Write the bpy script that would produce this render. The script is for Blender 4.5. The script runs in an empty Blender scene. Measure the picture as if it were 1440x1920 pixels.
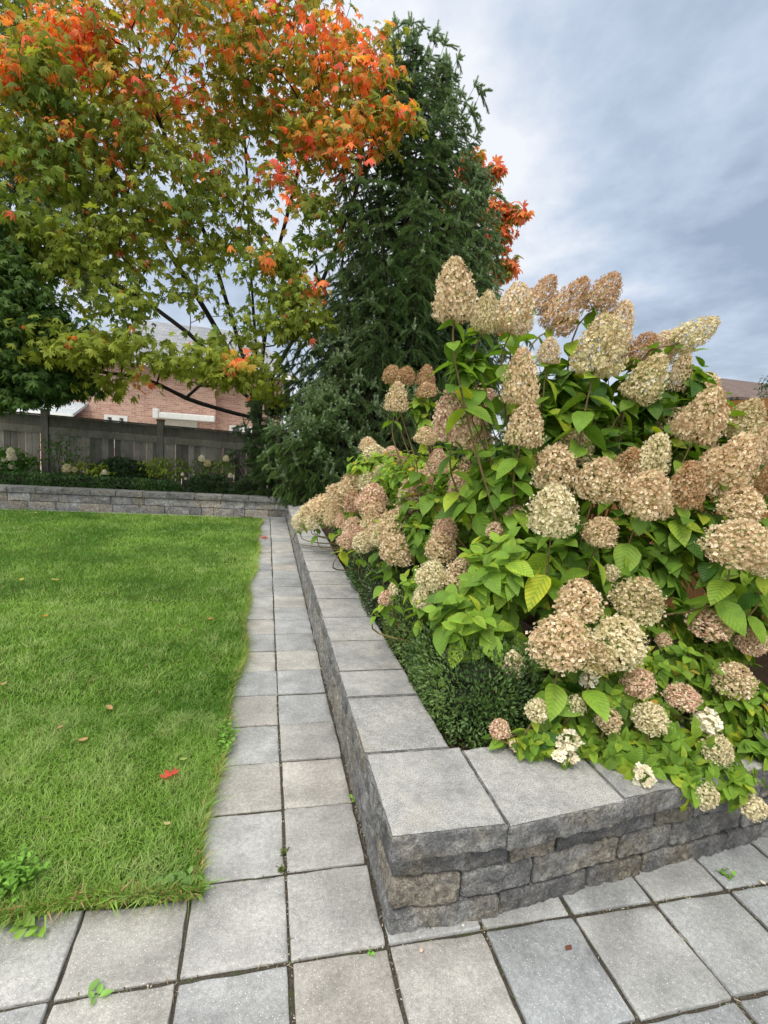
import bpy, math
import numpy as np
rng = np.random.default_rng(7)
sc = bpy.context.scene
W_, H_ = 1440, 1920
# ------------------------------------------------------------------ camera
CAMH, F, PIT, YAW, ROL = 1.6, 959.6, .1327, .2359, .0706
fw = np.array([math.sin(YAW)*math.cos(PIT), math.cos(YAW)*math.cos(PIT), -math.sin(PIT)])
_rt = np.array([math.cos(YAW), -math.sin(YAW), 0.]); _up = np.cross(_rt, fw)
RT = _rt*math.cos(ROL)+_up*math.sin(ROL); UP = -_rt*math.sin(ROL)+_up*math.cos(ROL)
CAM = np.array([0, 0, CAMH])
def ray(x, y): return fw+RT*(x-720)/F-UP*(y-960)/F
def onY(x, y, Y): d = ray(x, y); return CAM+d*(Y/d[1])
def onZ(x, y, z=0.): d = ray(x, y); return CAM+d*((z-CAMH)/d[2])
def onX(x, y, X): d = ray(x, y); return CAM+d*(X/d[0])
from mathutils import Matrix, Vector
cd = bpy.data.cameras.new('camera'); cam = bpy.data.objects.new('camera', cd); sc.collection.objects.link(cam)
m = np.eye(4); m[:3, 0] = RT; m[:3, 1] = UP; m[:3, 2] = -fw; m[:3, 3] = CAM
cam.matrix_world = Matrix(m.tolist()); cd.sensor_fit = 'HORIZONTAL'; cd.sensor_width = 36; cd.lens = 36*F/W_
cd.clip_start = .05; cd.clip_end = 2000; sc.camera = cam
sc.render.resolution_x = 768; sc.render.resolution_y = 1024
sc.view_settings.view_transform = 'Standard'; sc.view_settings.look = 'None'
sc.view_settings.exposure = 0.0; sc.view_settings.gamma = 1.0
# ------------------------------------------------------------------ light: overcast sky + soft sun
SUN_EL, SUN_AZ = math.radians(58), math.radians(215)      # azimuth measured from +Y towards +X
sd = np.array([math.sin(SUN_AZ)*math.cos(SUN_EL), math.cos(SUN_AZ)*math.cos(SUN_EL), math.sin(SUN_EL)])
w = bpy.data.worlds.new('World'); sc.world = w; w.use_nodes = True
SKX, SKY_ = 7.7, 4.1
def build_world():
    nt = w.node_tree; N = nt.nodes; L = nt.links; N.clear()
    def n(t, **k):
        o = N.new(t)
        for a, b in k.items(): setattr(o, a, b)
        return o
    def mth(op, a, b=None, clamp=False):
        o = n('ShaderNodeMath', operation=op, use_clamp=clamp)
        for i, v in enumerate((a, b)):
            if v is None: continue
            if isinstance(v, (int, float)): o.inputs[i].default_value = v
            else: L.new(v, o.inputs[i])
        return o.outputs[0]
    out = n('ShaderNodeOutputWorld'); bg = n('ShaderNodeBackground')
    sky = n('ShaderNodeTexSky', sky_type='NISHITA', sun_disc=False, sun_elevation=SUN_EL, sun_rotation=SUN_AZ)
    tc = n('ShaderNodeTexCoord'); sep = n('ShaderNodeSeparateXYZ'); L.new(tc.outputs['Generated'], sep.inputs[0])
    zc = mth('ADD', mth('MAXIMUM', sep.outputs[2], 0.), .22)
    px = mth('DIVIDE', sep.outputs[0], zc); py = mth('DIVIDE', sep.outputs[1], zc)
    cmb = n('ShaderNodeCombineXYZ'); L.new(px, cmb.inputs[0]); L.new(py, cmb.inputs[1]); cmb.inputs[2].default_value = 3.7
    mp = n('ShaderNodeMapping'); mp.inputs['Rotation'].default_value = (0, 0, math.radians(28)); mp.inputs['Scale'].default_value = (1.0, .80, 1)
    mp.inputs['Location'].default_value = (SKX, SKY_, 0)
    L.new(cmb.outputs[0], mp.inputs[0])
    n1 = n('ShaderNodeTexNoise'); n1.inputs['Scale'].default_value = 1.15; n1.inputs['Detail'].default_value = 7; n1.inputs['Roughness'].default_value = .52; n1.inputs['Distortion'].default_value = .25
    n2 = n('ShaderNodeTexNoise'); n2.inputs['Scale'].default_value = 4.2; n2.inputs['Detail'].default_value = 6; n2.inputs['Roughness'].default_value = .6
    for q in (n1, n2): L.new(mp.outputs[0], q.inputs['Vector'])
    f = mth('ADD', mth('MULTIPLY', n1.outputs[0], .66), mth('MULTIPLY', n2.outputs[0], .34))
    for px_, py_, pw_, am_ in ((1400, 430, 14., -.17), (1150, 560, 30., -.06), (1000, 130, 12., .15), (900, 380, 40., .05), (1440, 640, 120., .10)):
        v = ray(px_, py_); v = v/np.linalg.norm(v); dd = n('ShaderNodeVectorMath', operation='DOT_PRODUCT'); L.new(tc.outputs['Generated'], dd.inputs[0]); dd.inputs[1].default_value = v.tolist()
        f = mth('ADD', f, mth('MULTIPLY', mth('POWER', mth('MAXIMUM', dd.outputs['Value'], 0.), pw_), am_))
    cr = n('ShaderNodeValToRGB'); e = cr.color_ramp.elements
    e[0].position = .37; e[0].color = (.33, .415, .54, 1); e[1].position = .64; e[1].color = (.88, .91, .96, 1)
    k = cr.color_ramp.elements.new(.50); k.color = (.54, .63, .77, 1)
    L.new(f, cr.inputs[0])
    # brighter band low over the horizon
    hz = mth('POWER', mth('SUBTRACT', 1., mth('MAXIMUM', sep.outputs[2], 0.), True), 14.)
    mx = n('ShaderNodeMix', data_type='RGBA'); L.new(hz, mx.inputs['Factor']); L.new(cr.outputs[0], mx.inputs['A']); mx.inputs['B'].default_value = (.92, .96, 1.0, 1)
    # cloud deck is brighter round the veiled sun (behind the viewer)
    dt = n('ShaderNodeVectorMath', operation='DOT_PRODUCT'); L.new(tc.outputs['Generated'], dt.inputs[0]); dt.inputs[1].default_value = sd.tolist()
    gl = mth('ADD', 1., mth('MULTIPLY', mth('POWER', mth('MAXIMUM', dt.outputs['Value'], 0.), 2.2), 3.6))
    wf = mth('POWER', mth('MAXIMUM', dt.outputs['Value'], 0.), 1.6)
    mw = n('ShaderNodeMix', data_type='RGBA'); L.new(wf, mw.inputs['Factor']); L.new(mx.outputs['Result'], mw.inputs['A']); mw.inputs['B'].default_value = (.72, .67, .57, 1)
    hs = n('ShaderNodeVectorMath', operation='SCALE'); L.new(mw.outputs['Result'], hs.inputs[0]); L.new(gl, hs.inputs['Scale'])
    s2 = n('ShaderNodeVectorMath', operation='SCALE'); L.new(sky.outputs[0], s2.inputs[0]); s2.inputs['Scale'].default_value = .012
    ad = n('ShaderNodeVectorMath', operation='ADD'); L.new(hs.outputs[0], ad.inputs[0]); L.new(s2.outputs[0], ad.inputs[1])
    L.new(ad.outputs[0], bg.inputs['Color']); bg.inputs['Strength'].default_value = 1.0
    L.new(bg.outputs[0], out.inputs[0])
build_world()
sl = bpy.data.lights.new('sun', 'SUN'); sl.energy = 1.5; sl.angle = math.radians(10); sl.color = (1, .96, .9)
so = bpy.data.objects.new('sun', sl); sc.collection.objects.link(so)
so.rotation_euler = Vector((-sd).tolist()).to_track_quat('-Z', 'Y').to_euler()

# ------------------------------------------------------------------ noise + mesh helpers
def _hash(i, j, k, s):
    h = (i*374761393+j*668265263+k*2147483647+s*1274126177) & 0xffffffff
    h = ((h ^ (h >> 13))*1274126177) & 0xffffffff
    h = ((h ^ (h >> 16))*2246822519) & 0xffffffff
    return ((h ^ (h >> 15)) & 0xffff)/65535.
def vn(P, s=0):
    P = np.asarray(P, float); I = np.floor(P).astype(np.int64); f_ = P-I; f_ = f_*f_*(3-2*f_)
    r = 0
    for a in (0, 1):
        for b in (0, 1):
            for c in (0, 1):
                wt = (f_[:, 0] if a else 1-f_[:, 0])*(f_[:, 1] if b else 1-f_[:, 1])*(f_[:, 2] if c else 1-f_[:, 2])
                r = r+wt*_hash(I[:, 0]+a, I[:, 1]+b, I[:, 2]+c, s)
    return r
def fbm(P, s=0, o=4):
    r = 0; a = .5; P = np.asarray(P, float)
    for k in range(o): r = r+a*(vn(P*2**k, s+k)-.5); a *= .5
    return r
COL = sc.collection
def mesh_np(name, V, Fs, mat, cols=None, luv=None, smooth=False):
    """V (n,3); Fs list of (m,k) index arrays"""
    me = bpy.data.meshes.new(name); V = np.ascontiguousarray(V, np.float32)
    Fs = [np.asarray(f_) for f_ in (Fs if isinstance(Fs, (list, tuple)) else [Fs]) if len(f_)]
    me.vertices.add(len(V)); me.vertices.foreach_set('co', V.ravel())
    li = np.concatenate([f_.ravel() for f_ in Fs]).astype(np.int32)
    tot = np.concatenate([np.full(len(f_), f_.shape[1]) for f_ in Fs]).astype(np.int32)
    st = np.concatenate([[0], np.cumsum(tot)[:-1]]).astype(np.int32)
    me.loops.add(len(li)); me.loops.foreach_set('vertex_index', li)
    me.polygons.add(len(tot)); me.polygons.foreach_set('loop_start', st)
    try: me.polygons.foreach_set('loop_total', tot)
    except Exception: pass
    me.polygons.foreach_set('use_smooth', np.full(len(tot), smooth))
    me.update(calc_edges=True)
    if cols is not None:
        a = me.attributes.new('Col', 'FLOAT_COLOR', 'POINT'); c = np.ones((len(V), 4), np.float32); c[:, :cols.shape[1]] = cols
        a.data.foreach_set('color', c.ravel())
    if luv is not None:
        a = me.attributes.new('luv', 'FLOAT_VECTOR', 'POINT'); a.data.foreach_set('vector', np.ascontiguousarray(luv, np.float32).ravel())
    if mat: me.materials.append(mat)
    return me
def link(name, me, parent=None, loc=None):
    o = bpy.data.objects.new(name, me); COL.objects.link(o)
    if parent is not None: o.parent = parent
    if loc is not None: o.location = loc
    return o
def tag(o, label=None, cat=None, group=None, kind=None):
    if label: o['label'] = label
    if cat: o['category'] = cat
    if group: o['group'] = group
    if kind: o['kind'] = kind
    return o
def thing(name, loc, label, cat, group=None):
    o = bpy.data.objects.new(name, None); COL.objects.link(o); o.location = tuple(float(v) for v in loc); o.empty_display_size = .1
    return tag(o, label, cat, group)
def rel(V, o): return np.asarray(V)-np.array(o.location)
def join(parts):
    """parts: list of (V, [F...], C) -> combined"""
    Vs, Fq, Cs, off = [], {}, [], 0
    for p in parts:
        V, Fl, C = p
        Vs.append(V); c_ = np.ones((len(V), 3)) if C is None else np.asarray(C, float); c_ = np.broadcast_to(c_, (len(V), c_.shape[-1])); Cs.append(c_ if c_.shape[1] == 4 else np.c_[c_, np.zeros(len(V))])
        for f_ in (Fl if isinstance(Fl, (list, tuple)) else [Fl]):
            f_ = np.asarray(f_)
            if len(f_): Fq.setdefault(f_.shape[1], []).append(f_+off)
        off += len(V)
    return np.concatenate(Vs), [np.concatenate(v) for v in Fq.values()], np.concatenate(Cs)
def frames(N, up=None, roll=None):
    """rotation matrices (n,3,3) columns x,y,z with z=N ; y near 'up'"""
    N = N/np.linalg.norm(N, axis=1, keepdims=True)
    U0 = np.tile([[0, 0, 1.]], (len(N), 1)) if up is None else up
    U0 = U0+np.array([[1e-4, 2e-4, 0]])
    X_ = np.cross(U0, N); X_ /= np.linalg.norm(X_, axis=1, keepdims=True)+1e-9; Y_ = np.cross(N, X_)
    if roll is not None:
        c, s = np.cos(roll)[:, None], np.sin(roll)[:, None]; X_, Y_ = X_*c+Y_*s, -X_*s+Y_*c
    return np.stack([X_, Y_, N], axis=2)
def stamp(T, Fl, R_, S, P, cols=None, Tl=None):
    """instance template T at n placements into one vertex set"""
    n, k = len(P), len(T); S = np.asarray(S, float)
    if S.ndim == 1: S = S[:, None].repeat(3, 1)
    V = np.einsum('nij,nkj->nki', R_, T[None]*S[:, None, :])+P[:, None, :]
    Fs = [(f_[None]+(np.arange(n)*k)[:, None, None]).reshape(-1, f_.shape[1]) for f_ in Fl]
    C = None if cols is None else np.repeat(cols, k, 0)
    return V.reshape(-1, 3), Fs, C, np.tile(T if Tl is None else Tl, (n, 1))
def tube(P, r, sides=6, cap=True):
    P = np.asarray(P, float); n = len(P); r = np.broadcast_to(np.asarray(r, float), (n,))
    T = np.gradient(P, axis=0); T /= np.linalg.norm(T, axis=1, keepdims=True)+1e-9
    a = np.array([1., 0, 0]) if abs(T[0, 2]) > .7 else np.array([0, 0, 1.])
    X_ = np.cross(T, a); X_ /= np.linalg.norm(X_, axis=1, keepdims=True)+1e-9; Y_ = np.cross(T, X_)
    th = np.linspace(0, 2*math.pi, sides, endpoint=False)
    V = (P[:, None]+r[:, None, None]*(X_[:, None]*np.cos(th)[None, :, None]+Y_[:, None]*np.sin(th)[None, :, None])).reshape(-1, 3)
    i = np.arange(n-1)[:, None]*sides; j = np.arange(sides)[None]; j2 = (j+1) % sides
    Q = np.stack([i+j, i+j2, i+sides+j2, i+sides+j], -1).reshape(-1, 4)
    return V, [Q]
def smooth_path(pts, n=12, wob=0., seed=0):
    P = np.asarray(pts, float); t = np.linspace(0, 1, len(P)); tt = np.linspace(0, 1, n)
    for _ in range(1):
        if len(P) > 2:      # Catmull-Rom
            Q = np.vstack([2*P[0]-P[1], P, 2*P[-1]-P[-2]]); out = []
            for u in tt:
                s = u*(len(P)-1); i = min(int(s), len(P)-2); f_ = s-i
                p0, p1, p2, p3 = Q[i], Q[i+1], Q[i+2], Q[i+3]
                out.append(.5*((2*p1)+(-p0+p2)*f_+(2*p0-5*p1+4*p2-p3)*f_**2+(-p0+3*p1-3*p2+p3)*f_**3))
            P = np.array(out)
        else: P = P[0]+(P[1]-P[0])*tt[:, None]
    if wob: 
        for a in range(3): P[1:, a] += wob*fbm(np.c_[tt[1:]*4, np.full(n-1, seed*7.3+a*3.1), np.zeros(n-1)], seed, 3)*2
    return P
def lat(lo, hi, res, r):
    n = max(2, int(round((hi-lo-2*r)/res))+1)
    return np.concatenate([[lo, lo+r*.35], np.linspace(lo+r, hi-r, n), [hi-r*.35, hi]])
def superbox(b, res=.02, r=.005, amp=(.001,)*6, scale=30., seed=0, wav=0., off=(0, 0, 0), res3=None):
    """rounded box b=(x0,x1,y0,y1,z0,z1) with noisy faces; amp per side -x +x -y +y -z +z ; wav makes edges uneven"""
    res3 = res3 or (res, res, res)
    ax = [lat(b[0], b[1], res3[0], r), lat(b[2], b[3], res3[1], r), lat(b[4], b[5], res3[2], r)]
    nx, ny, nz = map(len, ax); G = np.stack(np.meshgrid(*ax, indexing='ij'), -1)
    ms = np.ones((nx, ny, nz), bool); ms[1:-1, 1:-1, 1:-1] = False
    idx = np.full((nx, ny, nz), -1); idx[ms] = np.arange(ms.sum()); P = G[ms]
    lo = np.array([b[0], b[2], b[4]])+r; hi = np.array([b[1], b[3], b[5]])-r
    c = np.clip(P, lo, hi); d = P-c; n = d/(np.linalg.norm(d, axis=1, keepdims=True)+1e-9); P = c+n*r
    A = np.array(amp); wt = (np.clip(-n[:, 0], 0, 1)*A[0]+np.clip(n[:, 0], 0, 1)*A[1]+np.clip(-n[:, 1], 0, 1)*A[2]+np.clip(n[:, 1], 0, 1)*A[3]+np.clip(-n[:, 2], 0, 1)*A[4]+np.clip(n[:, 2], 0, 1)*A[5])
    q = P+np.array(off)
    dis = fbm(q*scale*1.3, seed, 5)*1.2+fbm(q*scale*.35, seed+9, 2)*.8
    P2 = P+n*(wt*dis*2)[:, None]
    if wav:
        wv = np.stack([fbm(q*np.array([18, 18, 40])+k*11.3, seed+20+k, 3) for k in range(3)], 1)*wav*2
        e = (np.abs(n).max(1) < .999)[:, None]; P2 = P2+wv*np.where(e, 1., 0.)
    qs = []
    def sd_(a, flip):
        q_ = np.stack([a[:-1, :-1], a[1:, :-1], a[1:, 1:], a[:-1, 1:]], -1).reshape(-1, 4); qs.append(q_[:, ::-1] if flip else q_)
    sd_(idx[:, :, -1], False); sd_(idx[:, :, 0], True); sd_(idx[-1], False); sd_(idx[0], True); sd_(idx[:, 0], False); sd_(idx[:, -1], True)
    return P2, [np.concatenate(qs)], n
def box(b): 
    x0, x1, y0, y1, z0, z1 = b
    V = np.array([[x, y, z] for x in (x0, x1) for y in (y0, y1) for z in (z0, z1)], float)
    return V, [np.array([[0, 1, 3, 2], [4, 6, 7, 5], [0, 4, 5, 1], [2, 3, 7, 6], [0, 2, 6, 4], [1, 5, 7, 3]])]
def bbox(b, bev=.004):
    V, Fq, _ = superbox(b, 10., bev, (0,)*6); return V, Fq

# ------------------------------------------------------------------ materials
class NB:
    def __init__(s, name):
        s.m = bpy.data.materials.new(name); s.m.use_nodes = True; s.nt = s.m.node_tree; s.N = s.nt.nodes; s.L = s.nt.links
        s.b = s.N['Principled BSDF']; s.out = s.N['Material Output']
    def n(s, t, ins=None, **k):
        o = s.N.new(t)
        for a, b in k.items(): setattr(o, a, b)
        for a, b in (ins or {}).items(): s.set(o.inputs[a], b)
        return o
    def set(s, i, v):
        if isinstance(v, bpy.types.NodeSocket): s.L.new(v, i)
        elif isinstance(v, tuple) and len(v) == 3 and i.type == 'RGBA': i.default_value = (*v, 1)
        else: i.default_value = v
    def noise(s, scale, det=4, ro=.5, vec=None, dist=0.):
        o = s.n('ShaderNodeTexNoise', {'Scale': scale, 'Detail': det, 'Roughness': ro, 'Distortion': dist})
        s.L.new(vec if vec is not None else s.coord(), o.inputs['Vector']); return o.outputs[0]
    def coord(s):
        if not hasattr(s, '_tc'): s._tc = s.n('ShaderNodeNewGeometry').outputs['Position']
        return s._tc
    def objc(s): return s.n('ShaderNodeTexCoord').outputs['Object']
    def ramp(s, f_, stops, interp='LINEAR'):
        o = s.n('ShaderNodeValToRGB'); o.color_ramp.interpolation = interp; e = o.color_ramp.elements
        while len(e) > 1: e.remove(e[-1])
        for i, (p, c) in enumerate(stops):
            c = c if isinstance(c, tuple) else (c, c, c)
            if i == 0: e[0].position = p; e[0].color = (*c, 1)
            else: k = e.new(p); k.color = (*c, 1)
        s.L.new(f_, o.inputs[0]); return o.outputs[0]
    def mix(s, f_, a, b, mode='MIX'):
        o = s.n('ShaderNodeMix', data_type='RGBA', blend_type=mode)
        s.set(o.inputs['Factor'], f_)
        for k, v in (('A', a), ('B', b)):
            i = [q for q in o.inputs if q.name == k and q.type == 'RGBA'][0]; s.set(i, v)
        return [q for q in o.outputs if q.type == 'RGBA'][0]
    def math(s, op, a, b=0., clamp=False):
        o = s.n('ShaderNodeMath', operation=op, use_clamp=clamp); s.set(o.inputs[0], a); s.set(o.inputs[1], b); return o.outputs[0]
    def attr(s, nm='Col'): return s.n('ShaderNodeAttribute', attribute_name=nm)
    def bump(s, h, dist=.002, st=1., nrm=None):
        o = s.n('ShaderNodeBump', {'Height': h, 'Distance': dist, 'Strength': st})
        if nrm is not None: s.L.new(nrm, o.inputs['Normal'])
        return o.outputs[0]
    def done(s, col, rough=.8, nrm=None, spec=.3):
        s.set(s.b.inputs['Base Color'], col); s.set(s.b.inputs['Roughness'], rough); s.b.inputs['Specular IOR Level'].default_value = spec
        if nrm is not None: s.L.new(nrm, s.b.inputs['Normal'])
        return s.m
    def leafy(s, col, trans=.35, rough=.5, spec=.25, tint=(1.25, 1.3, .55), nrm=None):
        """principled front plus translucency"""
        s.done(col, rough, nrm, spec)
        t = s.n('ShaderNodeBsdfTranslucent'); s.set(t.inputs[0], s.mix(1., col, tint, 'MULTIPLY'))
        mx = s.n('ShaderNodeMixShader'); mx.inputs[0].default_value = trans
        s.L.new(s.b.outputs[0], mx.inputs[1]); s.L.new(t.outputs[0], mx.inputs[2]); s.L.new(mx.outputs[0], s.out.inputs[0])
        return s.m
def m_paver():
    s = NB('concrete paver'); a = s.attr().outputs['Color']
    n1 = s.noise(5, 5, .6); n2 = s.noise(60, 4, .6); n3 = s.noise(330, 2, .5)
    c = s.mix(1., a, s.ramp(n1, [(.3, .72), (.7, 1.16)]), 'MULTIPLY')
    c = s.mix(1., c, s.ramp(n2, [(.3, .80), (.7, 1.14)]), 'MULTIPLY')
    c = s.mix(1., c, s.ramp(s.noise(1.9, 3, .6, dist=.6), [(.38, .84), (.55, 1.04)]), 'MULTIPLY'); c = s.mix(s.ramp(s.noise(13, 5, .7, dist=1.), [(.60, 0.), (.72, .45)]), c, (.20, .19, .165))
    c = s.mix(1., c, s.ramp(s.noise(230, 2, .6), [(.35, .82), (.65, 1.15)]), 'MULTIPLY')
    v = s.n('ShaderNodeTexVoronoi', {'Scale': 135.}); s.L.new(s.coord(), v.inputs['Vector'])
    sp = s.math('MULTIPLY', s.ramp(v.outputs['Distance'], [(.12, 1.), (.24, 0.)]), s.ramp(v.outputs['Color'], [(.62, 0.), (.66, 1.)]))
    c = s.mix(s.math('MULTIPLY', sp, .8), c, (.78, .78, .76))
    v2 = s.n('ShaderNodeTexVoronoi', {'Scale': 260.}); s.L.new(s.coord(), v2.inputs['Vector'])
    sp2 = s.math('MULTIPLY', s.ramp(v2.outputs['Distance'], [(.1, 1.), (.25, 0.)]), s.ramp(v2.outputs['Color'], [(.70, 0.), (.75, 1.)]))
    c = s.mix(s.math('MULTIPLY', sp2, .5), c, (.12, .12, .12))
    st = s.ramp(s.noise(7, 4, .55, dist=1.2), [(.47, 0.), (.485, 1.)])
    nb = s.bump(s.math('ADD', s.math('MULTIPLY', n3, .5), s.math('MULTIPLY', n2, 1.)), .0022, .8)
    nb = s.bump(s.math('MULTIPLY', st, s.ramp(s.noise(2.1, 1, .5), [(.5, 0.), (.6, 1.)])), .0016, .6, nb)
    return s.done(c, .82, nb, .3)
def m_stone():
    """split-face wall stone. Col.r = tone, Col.g = cast (smooth) top, Col.b = tan share"""
    s = NB('split face stone'); sp = s.n('ShaderNodeSeparateColor'); s.L.new(s.attr().outputs['Color'], sp.inputs[0])
    n1 = s.noise(9, 6, .62, dist=.6); n2 = s.noise(38, 5, .65); n3 = s.noise(230, 3, .6); n4 = s.noise(4.2, 4, .6, dist=.8)
    gry = s.ramp(n1, [(.3, (.12, .123, .128)), (.5, (.24, .242, .245)), (.7, (.40, .40, .39))])
    tan = s.ramp(n2, [(.3, (.19, .175, .145)), (.7, (.40, .355, .28))])
    f1 = s.math('MULTIPLY', s.ramp(s.math('ADD', n4, s.math('MULTIPLY', sp.outputs[2], .26)), [(.57, 0.), (.72, 1.)]), .8)
    c = s.mix(f1, gry, tan)
    c = s.mix(1., c, s.ramp(n2, [(.25, .55), (.75, 1.5)]), 'MULTIPLY'); c = s.mix(1., c, s.ramp(s.noise(110, 4, .7), [(.3, .6), (.7, 1.45)]), 'MULTIPLY')
    top = s.ramp(s.noise(5, 6, .65), [(.3, (.235, .24, .245)), (.5, (.335, .335, .33)), (.7, (.41, .405, .39))]); top = s.mix(1., top, s.ramp(s.noise(28, 5, .7), [(.3, .78), (.7, 1.15)]), 'MULTIPLY')
    top = s.mix(1., top, s.ramp(n3, [(.36, .62), (.60, 1.2)]), 'MULTIPLY')
    top = s.mix(s.ramp(n4, [(.55, 0.), (.75, .35)]), top, (.40, .36, .29))
    c = s.mix(sp.outputs[1], c, top)
    v = s.n('ShaderNodeTexVoronoi', {'Scale': 150.}); s.L.new(s.coord(), v.inputs['Vector'])
    k = s.math('MULTIPLY', s.ramp(v.outputs['Distance'], [(.15, 1.), (.3, 0.)]), s.ramp(v.outputs['Color'], [(.8, 0.), (.83, 1.)]))
    c = s.mix(s.math('MULTIPLY', k, .5), c, (.62, .62, .6))
    tn = s.n('ShaderNodeCombineColor', {0: sp.outputs[0], 1: sp.outputs[0], 2: sp.outputs[0]}).outputs[0]
    c = s.mix(1., c, tn, 'MULTIPLY')
    h = s.math('ADD', s.math('MULTIPLY', n2, 1.), s.math('MULTIPLY', n3, .35))
    h = s.math('MULTIPLY', h, s.math('SUBTRACT', 1.1, sp.outputs[1]))
    nb = s.bump(h, .02, 1.); nb = s.bump(n3, .0022, 1., nb)
    return s.done(c, .88, nb, .25)
def m_attr(name, rough=.7, var=.15, sc_=20., bumpd=0., spec=.25):
    s = NB(name); n1 = s.noise(sc_, 5, .6)
    c = s.mix(1., s.attr().outputs['Color'], s.ramp(n1, [(.25, 1-var*1.6), (.75, 1+var)]), 'MULTIPLY')
    return s.done(c, rough, s.bump(n1, bumpd, 1.) if bumpd else None, spec)
def m_leaf(name, trans=.35, vein=None, rough=.5, tint=(1.25, 1.3, .5), spec=.25):
    s = NB(name); c = s.attr().outputs['Color']; nrm = None
    if vein:
        sp = s.n('ShaderNodeSeparateXYZ'); s.L.new(s.attr('luv').outputs['Vector'], sp.inputs[0])
        ax = s.math('ABSOLUTE', sp.outputs[0]); u = s.math('SUBTRACT', sp.outputs[1], s.math('MULTIPLY', ax, .9))
        wv = s.math('ABSOLUTE', s.math('SUBTRACT', s.math('FRACT', s.math('MULTIPLY', u, 8.)), .5))
        rib = s.ramp(wv, [(.0, 1.), (.12, 0.)]); mid = s.ramp(ax, [(.0, 1.), (.022, 0.)])
        v = s.math('MAXIMUM', rib, mid)
        lite = s.ramp(s.math('ADD', wv, s.math('MULTIPLY', ax, 1.2)), [(.12, 0.), (.75, 1.)])
        al = s.attr('Col').outputs['Alpha']
        c0 = c
        c = s.mix(s.math('MULTIPLY', v, .30), c0, s.mix(1., c0, (.6, .66, .6), 'MULTIPLY'))
        c = s.mix(s.math('MULTIPLY', lite, s.math('MULTIPLY', al, .6)), c, s.mix(1., c0, (2.6, 1.7, 1.2), 'MULTIPLY'))
        nrm = s.bump(wv, .004, .8)
        c = s.mix(s.ramp(s.noise(55, 3, .6), [(.66, 0.), (.72, .7)]), c, (.20, .13, .03)); c = s.mix(1., c, s.ramp(s.noise(16, 3, .6), [(.3, .8), (.7, 1.15)]), 'MULTIPLY')
    return s.leafy(c, trans, rough, spec, tint, nrm)
M = {}
M['paver'] = m_paver(); M['stone'] = m_stone()
M['leafv'] = m_leaf('hydrangea leaf', .38, True, .48, spec=.32); M['leaf'] = m_leaf('broad leaf', .35, rough=.5)
M['mleaf'] = m_leaf('maple leaf', .5, rough=.5, tint=(1.2, 1.15, .6)); M['grass'] = m_leaf('grass blade', .3, rough=.45, tint=(1.15, 1.25, .5))
M['needle'] = m_leaf('spruce needle', .18, rough=.5, tint=(1., 1.2, .6)); M['box'] = m_leaf('boxwood leaf', .22, rough=.38, spec=.45)
M['bark'] = m_attr('bark', .9, .4, 30, .01); M['twig'] = m_attr('twig', .75, .25, 60)
M['wood'] = m_attr('painted', .75, .05); M['plain'] = m_attr('plain', .6, .05)
def m_soil():
    s = NB('soil'); n1 = s.noise(12, 6, .7); n2 = s.noise(90, 4, .7)
    c = s.ramp(n2, [(.3, (.018, .013, .010)), (.6, (.055, .038, .027)), (.8, (.12, .085, .06))])
    return s.done(s.mix(1., c, s.ramp(n1, [(.3, .7), (.7, 1.3)]), 'MULTIPLY'), .95, s.bump(n2, .02, 1.), .1)
M['soil'] = m_soil()
def m_joint():
    s = NB('joint sand'); n2 = s.noise(140, 4, .7); n1 = s.noise(9, 4, .6)
    c = s.ramp(n2, [(.3, (.03, .026, .022)), (.6, (.085, .075, .06)), (.8, (.2, .18, .15))])
    c = s.mix(s.ramp(n1, [(.56, 0.), (.68, .7)]), c, (.06, .085, .025))
    return s.done(c, .95, s.bump(n2, .006, 1.), .1)
M['joint'] = m_joint()
def m_lawnbase():
    s = NB('turf'); n1 = s.noise(3, 5, .6); n2 = s.noise(160, 3, .7)
    c = s.mix(1., s.ramp(n1, [(.3, (.045, .085, .014)), (.7, (.085, .14, .025))]), s.ramp(n2, [(.3, .45), (.7, 1.5)]), 'MULTIPLY')
    return s.done(c, .9, s.bump(n2, .02, 1.), .1)
M['lawn'] = m_lawnbase()
def m_fence(name, c1, c2):
    s = NB(name); mp = s.n('ShaderNodeMapping', {'Scale': (1., 1., .08)}); s.L.new(s.objc(), mp.inputs[0])
    n1 = s.noise(55, 5, .65, vec=mp.outputs[0], dist=.5); n0 = s.noise(3, 4, .6)
    c = s.mix(n1, c1, c2); c = s.mix(1., c, s.ramp(n0, [(.3, .7), (.7, 1.25)]), 'MULTIPLY')
    c = s.mix(1., c, s.attr().outputs['Color'], 'MULTIPLY')
    return s.done(c, .9, s.bump(n1, .003, 1.), .15)
M['fence'] = m_fence('weathered grey board', (.09, .085, .075), (.29, .275, .25))
M['cedar'] = m_fence('cedar board', (.17, .075, .022), (.36, .19, .07))
def m_brick():
    s = NB('brick'); sx = s.n('ShaderNodeSeparateXYZ'); s.L.new(s.coord(), sx.inputs[0])
    cb = s.n('ShaderNodeCombineXYZ', {0: s.math('ADD', sx.outputs[0], sx.outputs[1]), 1: sx.outputs[2]})
    b = s.n('ShaderNodeTexBrick', {'Scale': 1., 'Mortar Size': .007, 'Brick Width': .225, 'Row Height': .076, 'Bias': 0., 'Mortar Smooth': .3,
        'Color1': (.42, .22, .175), 'Color2': (.58, .37, .29), 'Mortar': (.55, .49, .44)})
    s.L.new(cb.outputs[0], b.inputs['Vector'])
    c = s.mix(1., b.outputs['Color'], s.ramp(s.noise(14, 4, .7), [(.3, .82), (.7, 1.22)]), 'MULTIPLY')
    return s.done(c, .9, s.bump(b.outputs['Fac'], .004, .5), .1)
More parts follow.
